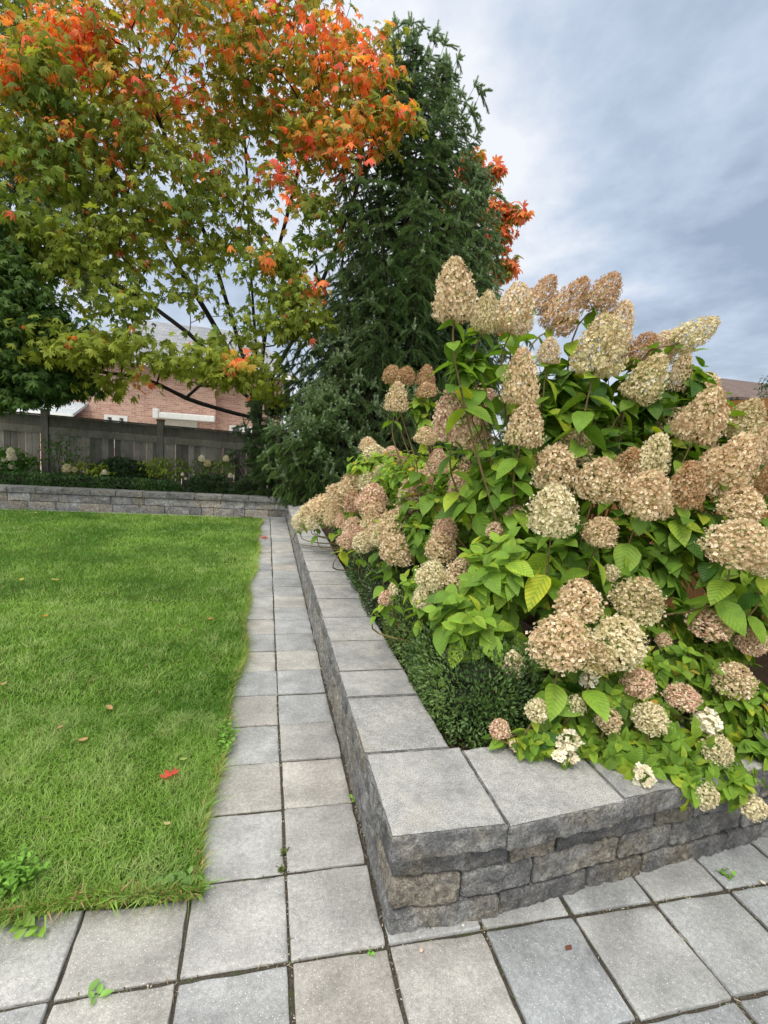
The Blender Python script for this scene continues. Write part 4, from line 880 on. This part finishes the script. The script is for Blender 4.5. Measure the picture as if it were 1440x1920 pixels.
# ------------------------------------------------------------------ hydrangeas
def head_mesh(name, n, fs, kind, seed):
    g = np.random.default_rng(seed); z = g.random(n); a = g.random(n)*2*math.pi
    prof = {'cone': lambda z: .5*np.interp(z, [0, .06, .22, .5, .75, .92, 1], [.62, .92, 1., .86, .64, .40, .15]),
            'round': lambda z: .5*np.interp(z, [0, .07, .25, .5, .75, .92, 1], [.55, .85, 1., .97, .76, .42, .1]), 'loose': lambda z: .5*np.interp(z, [0, .2, .5, .8, 1], [.6, 1, .95, .6, .15])}[kind]
    w_ = prof(z)+.08; keep_ = g.random(n) < w_/w_.max(); z, a = z[keep_], a[keep_]; n = len(z)
    nz = fbm(np.c_[np.cos(a)*2.1, np.sin(a)*2.1, z*3.4], seed, 3)
    dp = g.random(n)**2*.38; r = prof(z)*(1-dp)*(1+.62*nz)*(1+g.normal(0, .075, n)); 
    N = np.stack([np.cos(a), np.sin(a), (z-.35)*1.1], 1); 
    P = np.stack([r*np.cos(a), r*np.sin(a), z*(1-.05*dp)], 1)+g.normal(0, .012, (n, 3))
    N = N/np.linalg.norm(N, axis=1, keepdims=True)+g.normal(0, .7, (n, 3)); N /= np.linalg.norm(N, axis=1, keepdims=True)
    # floret: four cupped petals
    T = []; Q = []
    for k in range(4):
        th = k*math.pi/2; c, s = math.cos(th), math.sin(th); o = len(T)
        for x, y, zz in ((.04, 0, 0), (.30, .27, .08), (.58, 0, .16), (.30, -.27, .08)): T.append([c*x-s*y, s*x+c*y, zz+.03*(k % 2)])
        Q.append([o, o+3, o+2, o+1])
    R_ = frames(N, roll=g.random(n)*6.28); S = fs*g.uniform(.75, 1.25, n)
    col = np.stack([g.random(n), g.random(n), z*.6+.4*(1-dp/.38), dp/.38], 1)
    V, Fs, C, _ = stamp(np.array(T), [np.array(Q)], R_, S, P, col)
    # stalks inside the head
    tb = [(V, Fs, C)]
    for i in range(16):
        j = g.integers(n); tb.append((*tube([[0, 0, -.06], [0, 0, z[j]*.45], P[j]*.93], [.018, .014, .006], 3), [0, .99, .1]))
    V, Fq, C = join(tb); return mesh_np(name, V, Fq, M['petal'], C)
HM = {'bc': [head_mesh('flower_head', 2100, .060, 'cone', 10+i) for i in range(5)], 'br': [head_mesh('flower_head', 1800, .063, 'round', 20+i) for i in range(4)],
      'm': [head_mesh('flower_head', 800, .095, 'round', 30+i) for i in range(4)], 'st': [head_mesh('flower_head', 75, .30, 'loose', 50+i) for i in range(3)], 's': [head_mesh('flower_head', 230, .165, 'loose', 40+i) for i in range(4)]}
TINT = {'t': ((.86, .66, .45), .46), 'b': ((.66, .40, .22), .74), 'c': ((.84, .78, .54), .28), 'g': ((.66, .60, .33), .52), 'p': ((.84, .51, .44), .30), 'w': ((.97, .97, .90), -.3), 'r': ((.60, .26, .22), .5)}
def leaf_pack(L_):
    """L_: list of (P,D,N,size,rgb,alpha)"""
    P = np.array([l[0] for l in L_]); D = np.array([l[1] for l in L_]); N = np.array([l[2] for l in L_]); S = np.array([l[3] for l in L_]); C = np.array([[*l[4], l[5]] for l in L_])
    R_ = leaf_frames(D, N); out = []
    pick = rng.random(len(P)) < .5
    for T_, mk in ((OL, pick), (OLW, ~pick)):
        if mk.sum(): out.append((*stamp(T_[0], T_[1], R_[mk], np.stack([S[mk]*rnd(mk.sum(), .85, 1.1), S[mk], S[mk]*rnd(mk.sum(), .6, 1.6)], 1), P[mk], C[mk], T_[0]),))
    V = np.concatenate([o[0] for o in out]); off = 0; Fs = []
    for o in out: Fs.append(o[1][0]+off); off += len(o[0])
    return V, [np.concatenate(Fs)], np.concatenate([o[2] for o in out]), np.concatenate([o[3] for o in out])
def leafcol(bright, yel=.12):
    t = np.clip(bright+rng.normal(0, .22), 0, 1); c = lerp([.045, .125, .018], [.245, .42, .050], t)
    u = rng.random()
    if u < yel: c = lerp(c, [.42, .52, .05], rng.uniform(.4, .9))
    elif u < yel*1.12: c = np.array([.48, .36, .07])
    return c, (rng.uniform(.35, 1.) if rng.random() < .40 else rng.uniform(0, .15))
def hydrangea(label, base, heads, fills, lsize=.11, bright=.5, group=None, stems_from=None, yel=.12, lean=(0, 0)):
    t = thing('hydrangea_bush', base, label, 'hydrangea', group); base = np.array(base, float); tb = []; LV = []; cen = base+np.array([0, 0, .35])
    hub = [base+rng.normal(0, .05, 3)*[1, 1, 0]+[0, 0, rng.uniform(.15, .5)] for _ in range(6)]
    for h in hub: tb.append((*tube(smooth_path([base+rng.normal(0, .02, 3)*[1, 1, 0], (base+h)/2, h], 5, .01), np.linspace(.014, .010, 5), 6), [.13, .085, .055]))
    for hd in heads:
        px, py, w_, h_, Y, key = hd[:6]; tilt = hd[6] if len(hd) > 6 else rng.normal(0, 8)
        c = onY(px, py, Y); d = (c-CAM)@fw; wm, hm = w_*d/F, h_*d/F
        a = np.array([0, 0, 1.])+RT*math.tan(math.radians(np.clip(tilt, -65, 65)))-np.array([0, .28, 0])*rng.uniform(.2, 1.)*(0 if py < 700 else 1)
        if Y < 1.56: a = np.array([.1, -.85, .45])
        a /= np.linalg.norm(a)
        p0 = c-a*hm*.5
        o = bpy.data.objects.new('flower_head', None); kind = 'bc' if (wm > .12 and hm > wm*1.06) else 'br' if wm > .12 else 'm' if wm > .07 else 's'
        if key == 'w': kind = 'st'
        me = HM[kind][rng.integers(len(HM[kind]))]; COL.objects.unlink(o) if o.name in COL.objects else None; bpy.data.objects.remove(o)
        o = link('flower_head', me, t); o.location = tuple(rel(p0, t)); o.scale = (wm*rng.uniform(.86, .95), wm*rng.uniform(.86, .95), hm*.95)
        o.rotation_euler = (Vector(a.tolist()).to_track_quat('Z', 'Y') @ Vector((0, 0, 1)).rotation_difference(Vector((0, 0, 1)))).to_euler(); o.rotation_euler.rotate_axis('Z', rng.uniform(0, 6.28))
        tc, al = TINT[key]; v = rng.uniform(.92, 1.1); o.color = (tc[0]*v, tc[1]*v, tc[2]*v, al+rng.normal(0, .05))
        # stem and leaf pairs
        h = min(hub, key=lambda q: np.linalg.norm((q-p0)*[1, 1, .3])); L_ = np.linalg.norm(p0-h)
        s1 = p0-a*min(.22, L_*.35); s2 = h+(s1-h)*.45+np.array([0, 0, -.05*L_]); s2[2] = max(s2[2], .44); s1[2] = max(s1[2], .43)
        P = smooth_path([h, s2, s1, p0+a*hm*.1], 14, .012, int(px)); tb.append((*tube(P, np.linspace(.0085, .0035, 14), 5), lerp([.16, .10, .06], [.20, .16, .06], rng.random())))
        sl_ = np.concatenate([[0], np.cumsum(np.linalg.norm(np.diff(P, axis=0), axis=1))]); tot = sl_[-1]; s = tot-hm*.12; ph = rng.random()*3; nn = 0; mx_ = 2 if Y > 3.5 else 3 if wm < .08 else 5
        while s > tot*.35 and nn < mx_ and not (p0[1] < 1.55 and nn > 0):
            p_ = np.array([np.interp(s, sl_, P[:, k]) for k in range(3)]); size = lsize*(.62 if nn == 0 else 1.)*rng.uniform(.8, 1.2)*(.75 if wm < .09 else 1)
            for q in (0, math.pi):
                d_ = np.array([math.cos(ph+q), math.sin(ph+q), 0]); d_ = d_-a*(d_@a)+a*rng.uniform(-.35, .35)-np.array([0, 0, rng.uniform(.1, .6)]); lc, la = leafcol(bright, yel)
                LV.append((p_, d_/np.linalg.norm(d_), np.array([0, 0, 1.])+rng.normal(0, .3, 3), size, lc, la))
            ph += math.pi/2+rng.normal(0, .2); s -= rng.uniform(.045, .085)*lsize/.11; nn += 1
    for fl in fills:
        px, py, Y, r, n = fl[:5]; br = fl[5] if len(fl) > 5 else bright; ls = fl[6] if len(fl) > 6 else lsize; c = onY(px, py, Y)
        for _ in range(n):
            v = unit(1)[0]; p_ = c+v*np.array(r)*rng.uniform(.45, 1.)
            if p_[2] < .34: p_[2] = .34+rng.random()*.06
            o_ = p_-cen; o_ /= np.linalg.norm(o_)+1e-6; a = o_*.5+v*.4+np.array([0, -.15, .8])+rng.normal(0, .25, 3); a /= np.linalg.norm(a); ph = rng.random()*6.28
            if rng.random() < .6 and p_[1] > 1.6:
                q = p_-a*rng.uniform(.12, .25); tb.append((*tube([q+(cen-q)*.18, q, p_], [.004, .0035, .002], 3), [.17, .12, .06]))
            e1 = np.cross(a, [.3, .9, .1]); e1 /= np.linalg.norm(e1); e2 = np.cross(a, e1)
            for k in range(rng.integers(5, 9)):
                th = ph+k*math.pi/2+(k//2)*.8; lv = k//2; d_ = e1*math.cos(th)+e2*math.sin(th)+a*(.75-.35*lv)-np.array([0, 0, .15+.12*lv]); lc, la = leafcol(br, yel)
                if p_[1] < 1.50 and p_[2] < .385: continue
                LV.append((p_-a*.028*lv*ls/.1, d_/np.linalg.norm(d_), a+rng.normal(0, .25, 3), ls*(.55+.22*lv)*rng.uniform(.8, 1.15), lc, la))
    V, Fs, C, T = leaf_pack(LV); link('foliage', mesh_np('foliage', rel(V, t), Fs, M['leafv'], C, luv=T, smooth=True), t)
    V, Fq, C = join(tb); link('stems', mesh_np('stems', rel(V, t), Fq, M['twig'], C, smooth=True), t); return t
A = [(852, 540, 88, 118, 2.3, 't', -6), (912, 582, 52, 80, 2.4, 'g', 5), (968, 574, 80, 95, 2.4, 't', 6), (1020, 547, 55, 75, 2.6, 'b', 28), (1068, 568, 72, 118, 2.5, 'b', 32), (1136, 545, 66, 82, 2.5, 'b', 28),
     (1163, 605, 62, 90, 2.5, 't', 12), (1130, 642, 108, 118, 2.25, 'g', 8), (1030, 656, 48, 52, 2.45, 't'), (978, 702, 76, 108, 2.3, 't', -4), (1217, 705, 80, 98, 2.3, 'g', 22), (1205, 655, 66, 76, 2.5, 'b', 25), (1252, 645, 62, 66, 2.5, 't', 40),
     (1308, 622, 62, 96, 2.35, 'g', 58), (1278, 690, 40, 85, 2.6, 't', 5), (1322, 722, 66, 56, 2.8, 't', 30), (985, 792, 78, 88, 2.25, 't', 2), (850, 772, 84, 104, 2.5, 'p', -8), (1322, 775, 88, 110, 2.2, 't', 14), (1265, 790, 60, 60, 2.5, 't'),
     (1078, 835, 72, 66, 2.4, 'g', 4), (1040, 872, 90, 90, 2.2, 't', -5), (1125, 896, 90, 86, 2.1, 't', 3), (1180, 870, 62, 72, 2.25, 'b', 6), (1227, 850, 68, 86, 2.2, 'c', 8), (1215, 922, 98, 94, 2.0, 't', 2),
     (1288, 905, 76, 92, 2.1, 'b', 5), (1332, 880, 76, 96, 2.15, 't', 12), (1383, 858, 90, 104, 2.05, 't', 14), (1402, 785, 74, 86, 2.3, 'g', 16), (1436, 830, 60, 80, 2.2, 't', 10), (1392, 940, 84, 68, 2.0, 't', 5), (1440, 900, 50, 60, 2.1, 'b'),
     (1038, 952, 100, 100, 1.98, 'c', -4), (1128, 994, 66, 58, 2.0, 't'), (928, 993, 36, 34, 2.3, 'p'), (968, 962, 42, 34, 2.3, 'p'), (1390, 1015, 122, 92, 1.75, 't', 0), (1432, 1052, 60, 52, 1.75, 'c'), (905, 745, 56, 56, 2.9, 'p'), (800, 815, 44, 34, 3.0, 't'),
     (1145, 1072, 36, 32, 2.0, 'c'), (1085, 1122, 88, 84, 1.85, 't', -3), (1200, 1118, 96, 82, 1.85, 'g', 8), (1050, 1196, 118, 96, 1.75, 't', -8), (1162, 1196, 106, 90, 1.75, 'c', 5), (1112, 1226, 84, 54, 1.72, 'g')]
Afill = [(1130, 770, 2.65, (.50, .25, .30), 46, .25), (1250, 780, 2.65, (.45, .25, .25), 34, .25), (1010, 830, 2.55, (.30, .22, .30), 26, .5), (1130, 850, 2.5, (.55, .25, .22), 36, .35), (1330, 830, 2.5, (.5, .25, .25), 30, .4),  # inner fills use darker leaf colour, painting shade into the gaps
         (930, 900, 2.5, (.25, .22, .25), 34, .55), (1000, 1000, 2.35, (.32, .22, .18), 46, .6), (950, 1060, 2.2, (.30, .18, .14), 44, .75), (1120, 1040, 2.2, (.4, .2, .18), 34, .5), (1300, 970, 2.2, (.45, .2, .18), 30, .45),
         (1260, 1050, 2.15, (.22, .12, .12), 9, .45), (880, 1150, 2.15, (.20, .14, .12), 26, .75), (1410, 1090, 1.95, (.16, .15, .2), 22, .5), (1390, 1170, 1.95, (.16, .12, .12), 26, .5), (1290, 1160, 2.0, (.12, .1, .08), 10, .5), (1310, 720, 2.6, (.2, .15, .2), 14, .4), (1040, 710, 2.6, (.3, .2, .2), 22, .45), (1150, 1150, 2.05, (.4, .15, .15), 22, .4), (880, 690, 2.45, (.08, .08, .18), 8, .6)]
hydrangea('huge panicle hydrangea with large tan-brown flower cones standing tallest against the sky', (1.62, 2.35, .31), A, Afill, .145, .50, yel=.06)
D_ = [(810, 1075, 62, 56, 2.4, 'c'), (865, 1074, 66, 62, 2.35, 't'), (907, 1084, 46, 50, 2.25, 'c'), (793, 1117, 40, 45, 2.4, 'c'), (853, 1153, 46, 42, 2.25, 'c'), (843, 1221, 24, 16, 2.15, 'w'), (722, 1119, 26, 30, 2.7, 'p'), (736, 1104, 20, 24, 2.72, 'c')]
Dfill = [(900, 1110, 2.35, (.20, .16, .09), 44, .75), (860, 1160, 2.28, (.14, .12, .07), 26, .7), (780, 1090, 2.6, (.10, .08, .05), 8, .65), (960, 1090, 2.25, (.2, .14, .10), 36, .75), (980, 1030, 2.4, (.25, .14, .08), 26, .75)]
hydrangea('light green hydrangea with a short row of cream heads above the nearest boxwood', (1.25, 2.55, .31), D_, Dfill, .10, .72, yel=.12)
C_ = [(962, 1243, 42, 54, 1.95, 'c'),
      (1332, 1166, 84, 44, 1.85, 'p'), (1410, 1197, 56, 56, 1.8, 'p'), (1198, 1276, 66, 52, 1.72, 'p'), (1380, 1271, 78, 62, 1.7, 't'), (1280, 1302, 66, 40, 1.7, 'p'), (1102, 1270, 36, 30, 1.75, 'w'), (1008, 1328, 48, 40, 1.72, 'c'), (1081, 1320, 40, 36, 1.72, 'c'),
      (1142, 1346, 50, 42, 1.68, 't'), (1220, 1342, 64, 54, 1.64, 'c'), (1325, 1348, 56, 42, 1.62, 'w'), (1067, 1385, 46, 34, 1.66, 'w'), (1063, 1416, 44, 20, 1.63, 'w'), (937, 1363, 40, 36, 1.78, 'p'), (966, 1396, 26, 16, 1.74, 'c'), (1350, 1408, 64, 46, 1.54, 'c'),
      (1211, 1458, 46, 36, 1.50, 'w'), (1327, 1493, 50, 44, 1.43, 'c'), (1418, 1515, 46, 42, 1.42, 'c'), (1245, 1198, 30, 26, 1.9, 'p')]
Cfill = [(1150, 1290, 1.82, (.34, .14, .11), 90, .6), (1290, 1250, 1.85, (.30, .14, .13), 60, .6), (1400, 1320, 1.7, (.2, .12, .12), 60, .7), (1250, 1400, 1.66, (.25, .09, .07), 50, .75), (1060, 1370, 1.74, (.14, .07, .04), 22, .6), (1180, 1400, 1.66, (.26, .07, .05), 44, .65), (1330, 1440, 1.55, (.22, .08, .06), 44, .6), (1290, 1385, 1.62, (.2, .08, .06), 24, .6), (1420, 1400, 1.6, (.12, .1, .1), 20, .5), (1010, 1390, 1.72, (.10, .05, .025), 12, .65),
         (1390, 1480, 1.46, (.12, .05, .04), 12, .6), (1250, 1430, 1.55, (.2, .05, .03), 16, .6), (1385, 1475, 1.46, (.13, .04, .03), 26, .7), (1300, 1465, 1.48, (.08, .04, .02), 10, .7)]
hydrangea('low bright green hydrangea with small cream and white heads over the front wall cap', (1.75, 1.95, .31), C_, Cfill, .085, .58, yel=.10)
B1 = [(820, 862, 46, 50, 3.0, 'p'), (770, 930, 62, 72, 3.2, 'p'), (790, 903, 56, 52, 3.3, 'p'), (835, 984, 50, 56, 2.75, 'p'), (826, 1022, 58, 56, 2.7, 't'), (740, 988, 76, 78, 3.2, 't'), (746, 1028, 70, 56, 3.05, 't'), (860, 905, 50, 54, 3.0, 'p'), (880, 872, 46, 46, 3.1, 'p'), (915, 880, 40, 40, 3.0, 'p'), (716, 1000, 40, 44, 3.4, 'c'),
      (735, 700, 40, 34, 3.8, 'b', -20), (762, 702, 40, 34, 3.8, 'b', 10), (745, 742, 48, 58, 3.7, 't', 0), (800, 702, 36, 40, 3.8, 'b'), (800, 730, 42, 30, 3.7, 'b'), (905, 770, 46, 50, 3.0, 'p'), (870, 820, 50, 40, 3.1, 't'), (905, 825, 46, 44, 3.0, 'p')]
B1f = [(860, 900, 3.4, (.5, .3, .28), 70, .55), (800, 900, 3.6, (.35, .3, .22), 50, .65), (820, 960, 3.1, (.35, .2, .2), 50, .5), (920, 950, 2.9, (.3, .2, .25), 40, .5), (800, 1000, 2.95, (.18, .15, .12), 22, .55), (790, 765, 3.75, (.12, .12, .14), 8, .6), (760, 1000, 3.3, (.22, .15, .12), 20, .4)]
hydrangea('pink-tinged hydrangea beside the tall panicle one, on its path side', (1.45, 3.5, .31), B1, B1f, .105, .55, yel=.18)
B2 = [(690, 832, 36, 30, 4.6, 't'), (704, 852, 52, 42, 4.5, 'c'), (735, 845, 30, 20, 4.4, 'p'), (700, 930, 62, 54, 3.9, 'p'), (665, 905, 62, 52, 4.4, 't'), (640, 925, 62, 46, 4.8, 't'), (688, 900, 40, 36, 4.2, 'c'), (612, 946, 60, 46, 5.2, 't'), (590, 952, 46, 36, 5.4, 't'), (578, 962, 46, 36, 5.5, 'c'),
      (564, 976, 36, 34, 5.6, 'c'), (592, 974, 44, 34, 5.3, 'c'), (625, 962, 42, 46, 4.7, 't'), (640, 975, 24, 30, 4.5, 'p'), (662, 940, 40, 40, 4.3, 'r'), (684, 938, 40, 34, 4.1, 'r'), (663, 986, 42, 40, 4.1, 'p'), (694, 984, 48, 40, 3.8, 'c'), (653, 1010, 40, 34, 3.8, 'p'), (682, 1014, 46, 40, 3.6, 'c'), (705, 960, 56, 44, 3.8, 't'), (700, 1000, 40, 44, 3.6, 't'), (720, 885, 44, 32, 4.2, 'c'), (755, 865, 30, 24, 4.2, 'r'), (672, 1000, 36, 30, 3.7, 'r')]
B2f = [(745, 870, 4.3, (.42, .4, .12), 80, .8), (700, 915, 4.6, (.35, .4, .12), 40, .6), (630, 955, 5.2, (.18, .3, .07), 20, .45), (685, 960, 4.4, (.16, .2, .07), 12, .45), (730, 975, 3.9, (.14, .15, .06), 10, .45), (750, 940, 4.0, (.3, .3, .2), 30, .4)]
hydrangea('sprawling hydrangea with pink and cream heads leaning over the far part of the wall cap', (1.35, 4.7, .31), B2, B2f, .10, .6, yel=.25)
# small shrubs against the back fence
def small_shrub(name, label, c, r, n, size, a, b, heads=(), stems=12, cat='shrub', tpl=OL):
    c = np.array(c, float); t = thing(name, (c[0], c[1], .31), label, cat); cl_ = ellip(n, c, r, .1); tb = []
    for i in range(stems):
        e = cl_[rng.integers(n)]; b0 = np.array([c[0]+rng.normal(0, .05), c[1], .30]); tb.append((*tube(smooth_path([b0, (b0+e)/2+[rng.normal(0, .05), 0, .05], e], 7), np.linspace(.009, .003, 7), 4), [.07, .055, .04]))
    V, Fs, C = leaf_clusters(cl_, 7, .09, size, tpl, gcol(a, b), flat=.7); link('foliage', mesh_np('foliage', rel(V, t), Fs, M['leaf'], C), t)
    for px, py, w_, key in heads:
        p = onY(px, py, c[1]-.2); d = (p-CAM)@fw; o = link('flower_head', HM['m'][rng.integers(4)], t); s = w_*d/F; o.location = tuple(rel(p-[0, 0, s*.5], t)); o.scale = (s, s, s); tc, al = TINT[key]; o.color = (*tc, al)
        b0 = np.array([c[0], c[1], .30]); tb.append((*tube(smooth_path([b0, (b0+p)/2+[0, 0, .06], p-[0, 0, s*.4]], 7), np.linspace(.007, .003, 7), 4), [.07, .09, .03]))
    V, Fq, C = join(tb); link('stems', mesh_np('stems', rel(V, t), Fq, M['twig'], C), t); return t
small_shrub('hydrangea_bush', 'round green hydrangea with white heads at the far left, against the fence', (-4.75, 11.1, .72), (.55, .3, .30), 120, .085, (.05, .13, .02), (.14, .28, .05), [(20, 846, 14, 'w'), (22, 856, 15, 'w'), (22, 873, 12, 'w'), (8, 862, 10, 'w')], cat='hydrangea')
small_shrub('feathery_shrub', 'tall loose dark green shrub reaching halfway up the fence, near the left post', (-3.75, 11.15, .98), (.5, .22, .50), 90, .065, (.04, .10, .02), (.10, .19, .05), stems=16, tpl=OLN)
small_shrub('hydrangea_bush', 'yellow-green hydrangea with two cream heads low in front of the boards', (-3.25, 11.0, .70), (.48, .2, .18), 46, .075, (.12, .2, .03), (.34, .4, .05), [(125, 877, 15, 'c'), (140, 880, 10, 'g'), (196, 885, 10, 'w')], cat='hydrangea')
small_shrub('deciduous_shrub', 'loose yellow-green shrub along the middle of the fence', (-1.95, 11.1, .80), (.6, .2, .22), 70, .07, (.10, .17, .03), (.28, .35, .05), [(342, 889, 6, 'w'), (348, 897, 5, 'w')])
small_shrub('hydrangea_bush', 'small shrub with pale round flower heads right of the middle fence post', (-1.0, 11.05, .86), (.42, .2, .22), 50, .07, (.07, .13, .03), (.2, .28, .05), [(378, 859, 12, 'w'), (389, 868, 13, 'g'), (424, 859, 11, 'c'), (432, 891, 9, 'w')], cat='hydrangea')

# ------------------------------------------------------------------ litter and weeds
def leaf_thing(name, label, px, py, wpx, col, tpl=ML, rot=0., curl=.25, z=.035, group=None, cat='leaf'):
    p = onZ(px, py, z); d = (p-CAM)@fw; s = wpx*d/F/(1.25 if tpl is ML else .75); V = tpl[0].copy()-[0, .45, 0]; V[:, 2] += curl*(V[:, 0]**2+V[:, 1]**2)*1.2+.10*V[:, 0]*V[:, 1]+(.1 if z > .02 else 0)
    c, s_ = math.cos(rot), math.sin(rot); V = (V@np.array([[c, s_, 0], [-s_, c, 0], [0, 0, 1]]))*s
    n = len(V); C = np.tile([col], (n, 1))*rnd(n, .8, 1.2)[:, None]
    V[:, 2] -= V[:, 2].min(); o = link(name, mesh_np(name, V, tpl[1], M['mleaf'], C, luv=tpl[0]), None, tuple(p-[0, 0, 0 if z > .02 else 0])); tag(o, label, cat, group); return o
leaf_thing('fallen_maple_leaf', 'curled red maple leaf lying on the near lawn', 318, 1453, 36, (.70, .12, .08), rot=.6, curl=.45, z=.05)
leaf_thing('fallen_maple_leaf', 'small red maple leaf lying on the far end of the path', 496, 1009, 16, (.6, .1, .06), rot=2.2, curl=.1, z=.004)
gl = 'dry leaves scattered on the lawn'
for lab, px, py, w_, c in [('pale curled dry leaf on the lawn, nearest the path above the red leaf', 205, 1329, 16, (.52, .34, .16)), ('tan dry leaf on the lawn left of the red leaf', 156, 1389, 17, (.5, .32, .16)), ('small brown leaf on the lawn at the left, above the tan one', 112, 1365, 11, (.42, .25, .14)),
                           ('orange dry leaf on the lawn far left', 84, 1156, 12, (.6, .3, .08)), ('pink-brown dry leaf on the lawn near the path edge', 394, 1161, 10, (.55, .26, .14)), ('straw-coloured leaf scrap on the lawn below the red leaf', 313, 1546, 14, (.5, .42, .2)), ('pale dry leaf at the left edge of the lawn', 6, 1284, 14, (.55, .4, .22)),
                           ('yellow leaf on the far lawn, left', 40, 1088, 10, (.6, .5, .12)), ('pale leaf speck on the far lawn below the stone wall', 66, 962, 7, (.6, .58, .35)), ('yellowish leaf on the far lawn near the path', 425, 1058, 7, (.6, .5, .2)), ('green-yellow leaf on the lawn right of the red leaf', 343, 1425, 12, (.4, .5, .15)), ('light leaf on the middle lawn', 100, 1087, 8, (.65, .6, .3)), ('orange-brown leaf in the middle of the far lawn', 108, 1088, 7, (.55, .3, .1))]:
    leaf_thing('dry_leaf', lab, px, py, w_*.85, np.array(c)*1.15, tpl=OL, rot=rng.uniform(0, 6), curl=.9, z=.045, group=gl)
def weed(label, px, py, r, n, ls, col, z=.01, h=.04, name='weed', spread=(1, 1)):
    p = onZ(px, py, z); t = []; sb = []
    for _ in range(n):
        a = rng.random()*6.28; d = np.array([math.cos(a), math.sin(a), rng.uniform(.1, .8)]); q = p+np.array([rng.normal(0, r*spread[0]), rng.normal(0, r*spread[1]), rng.uniform(0, h)]); c = np.array(col)*rng.uniform(.75, 1.3)
        sb.append((*tube([p+(q-p)*[.3, .3, 0], q+(p-q)*.3-[0, 0, .002], q], .0011, 3), [c_*.8 for c_ in col]))
        t.append((q, d/np.linalg.norm(d), np.array([0, 0, 1.])+rng.normal(0, .3, 3), ls*rng.uniform(.6, 1.2), c, .1))
    V, Fs, C, T = leaf_pack(t); V, Fs, C = join([(V, Fs, C)]+sb); o = link(name, mesh_np(name, V-p, Fs, M['leaf'], C), None, tuple(p)); tag(o, label, 'weed', None); return o
weed('big patch of bright broad-leaved weed at the lawn corner, left edge of the photo', 25, 1660, .046, 260, .024, (.17, .34, .05), .02, .07, spread=(1, .8))
weed('flat weed rosette creeping from the lawn corner onto the patio slabs', 335, 1665, .026, 110, .030, (.17, .30, .08), .01, .03, spread=(1.3, .7))
weed('flat yellow-green weed hanging over the front lawn edge', 205, 1692, .018, 50, .028, (.2, .3, .06), .01, .02)
weed('bright clover-like weed along the lawn edge beside the path', 422, 1390, .030, 150, .022, (.16, .33, .05), .02, .05, spread=(.7, 2.2))
weed('tall drooping weed sprig over the patio at the left', 55, 1738, .02, 16, .04, (.2, .34, .06), .01, .03)
weed('tiny clover seedling in the patio joint at the bottom left', 175, 1868, .008, 5, .032, (.22, .42, .10), .006, .006, name='seedling')
weed('small weed in the dirt gap between path and wall', 662, 1500, .008, 8, .022, (.2, .36, .06), .0, .012)
weed('little weed in the joint by the base of the front wall, right', 1358, 1641, .010, 12, .022, (.17, .34, .06), .0, .015)
weed('green sprig in the patio joint left of the wall corner', 692, 1788, .004, 4, .014, (.2, .45, .08), .0, .006)
for k, (px, py) in enumerate([(533, 1600), (528, 1632)]):
    weed(['mossy tuft in the long path joint', 'mossy tuft where four near path slabs meet'][k], px, py, .008, 26, .011, (.11, .14, .04), -.004, .01, name='moss_tuft')
weed('line of moss along the foot of the front wall near the corner', 800, 1738, .012, 60, .008, (.07, .09, .03), -.004, .010, name='moss_tuft', spread=(4, .6))
def pebble(label, px, py, r, col, seed):
    p = onZ(px, py, .004); v, u = np.meshgrid(np.linspace(-1.4, 1.4, 7), np.linspace(0, 6.283, 11)[:-1], indexing='ij'); d = np.stack([np.cos(u)*np.cos(v), np.sin(u)*np.cos(v)*.6, np.sin(v)*.5], -1).reshape(-1, 3)
    V = d*r*(1+.5*fbm(d*2+seed, seed, 2)[:, None]); V[:, 2] -= V[:, 2].min(); i = np.arange(6)[:, None]*10; j = np.arange(10)[None]; q = np.stack([i+j, i+(j+1) % 10, i+10+(j+1) % 10, i+10+j], -1).reshape(-1, 4)
    o = link('pebble', mesh_np('pebble', V, [q, ], M['plain'], np.tile([col], (len(V), 1))), None, tuple(p)); o.rotation_euler = (0, 0, seed); tag(o, label, 'pebble')
pebble('pinkish pebble on the patio slab just below the wall corner', 790, 1783, .010, (.55, .42, .34), 1)
pebble('pale pebble on the patio near the wall foot at the right edge', 1430, 1656, .010, (.55, .50, .40), 2)
pebble('tiny white pebble at the foot of the front wall', 868, 1736, .005, (.75, .74, .7), 3)
p = onZ(1066, 1777, .004); V, Fq = box((-.011, .011, -.007, .007, 0, .002)); V[:, 0] += V[:, 1]*.5
o = link('bark_chip', mesh_np('bark_chip', V, Fq, M['plain'], np.tile([[.13, .05, .035]], (8, 1))), None, tuple(p)); tag(o, 'flat dark red-brown chip lying on a patio slab', 'chip')
# bark mulch and litter in the bed
n = 5000; P = np.c_[rnd(n, .80, 2.6), rnd(n, 1.8, 3.0), np.full(n, .318)]; R_ = frames(np.array([0, 0, 1.])+rng.normal(0, .35, (n, 3)), roll=rnd(n, 0, 6.3))
T = np.array([[-.5, -.2, 0], [.5, -.25, 0], [.45, .2, .05], [-.4, .25, .03]]); V, Fs, C, _ = stamp(T, [np.array([[0, 1, 2, 3]])], R_, rnd(n, .008, .03), P, lerp([.02, .014, .01], [.13, .08, .05], rnd(n)[:, None]**2))
tag(link('mulch', mesh_np('mulch', V, Fs, M['plain'], C)), kind='stuff')
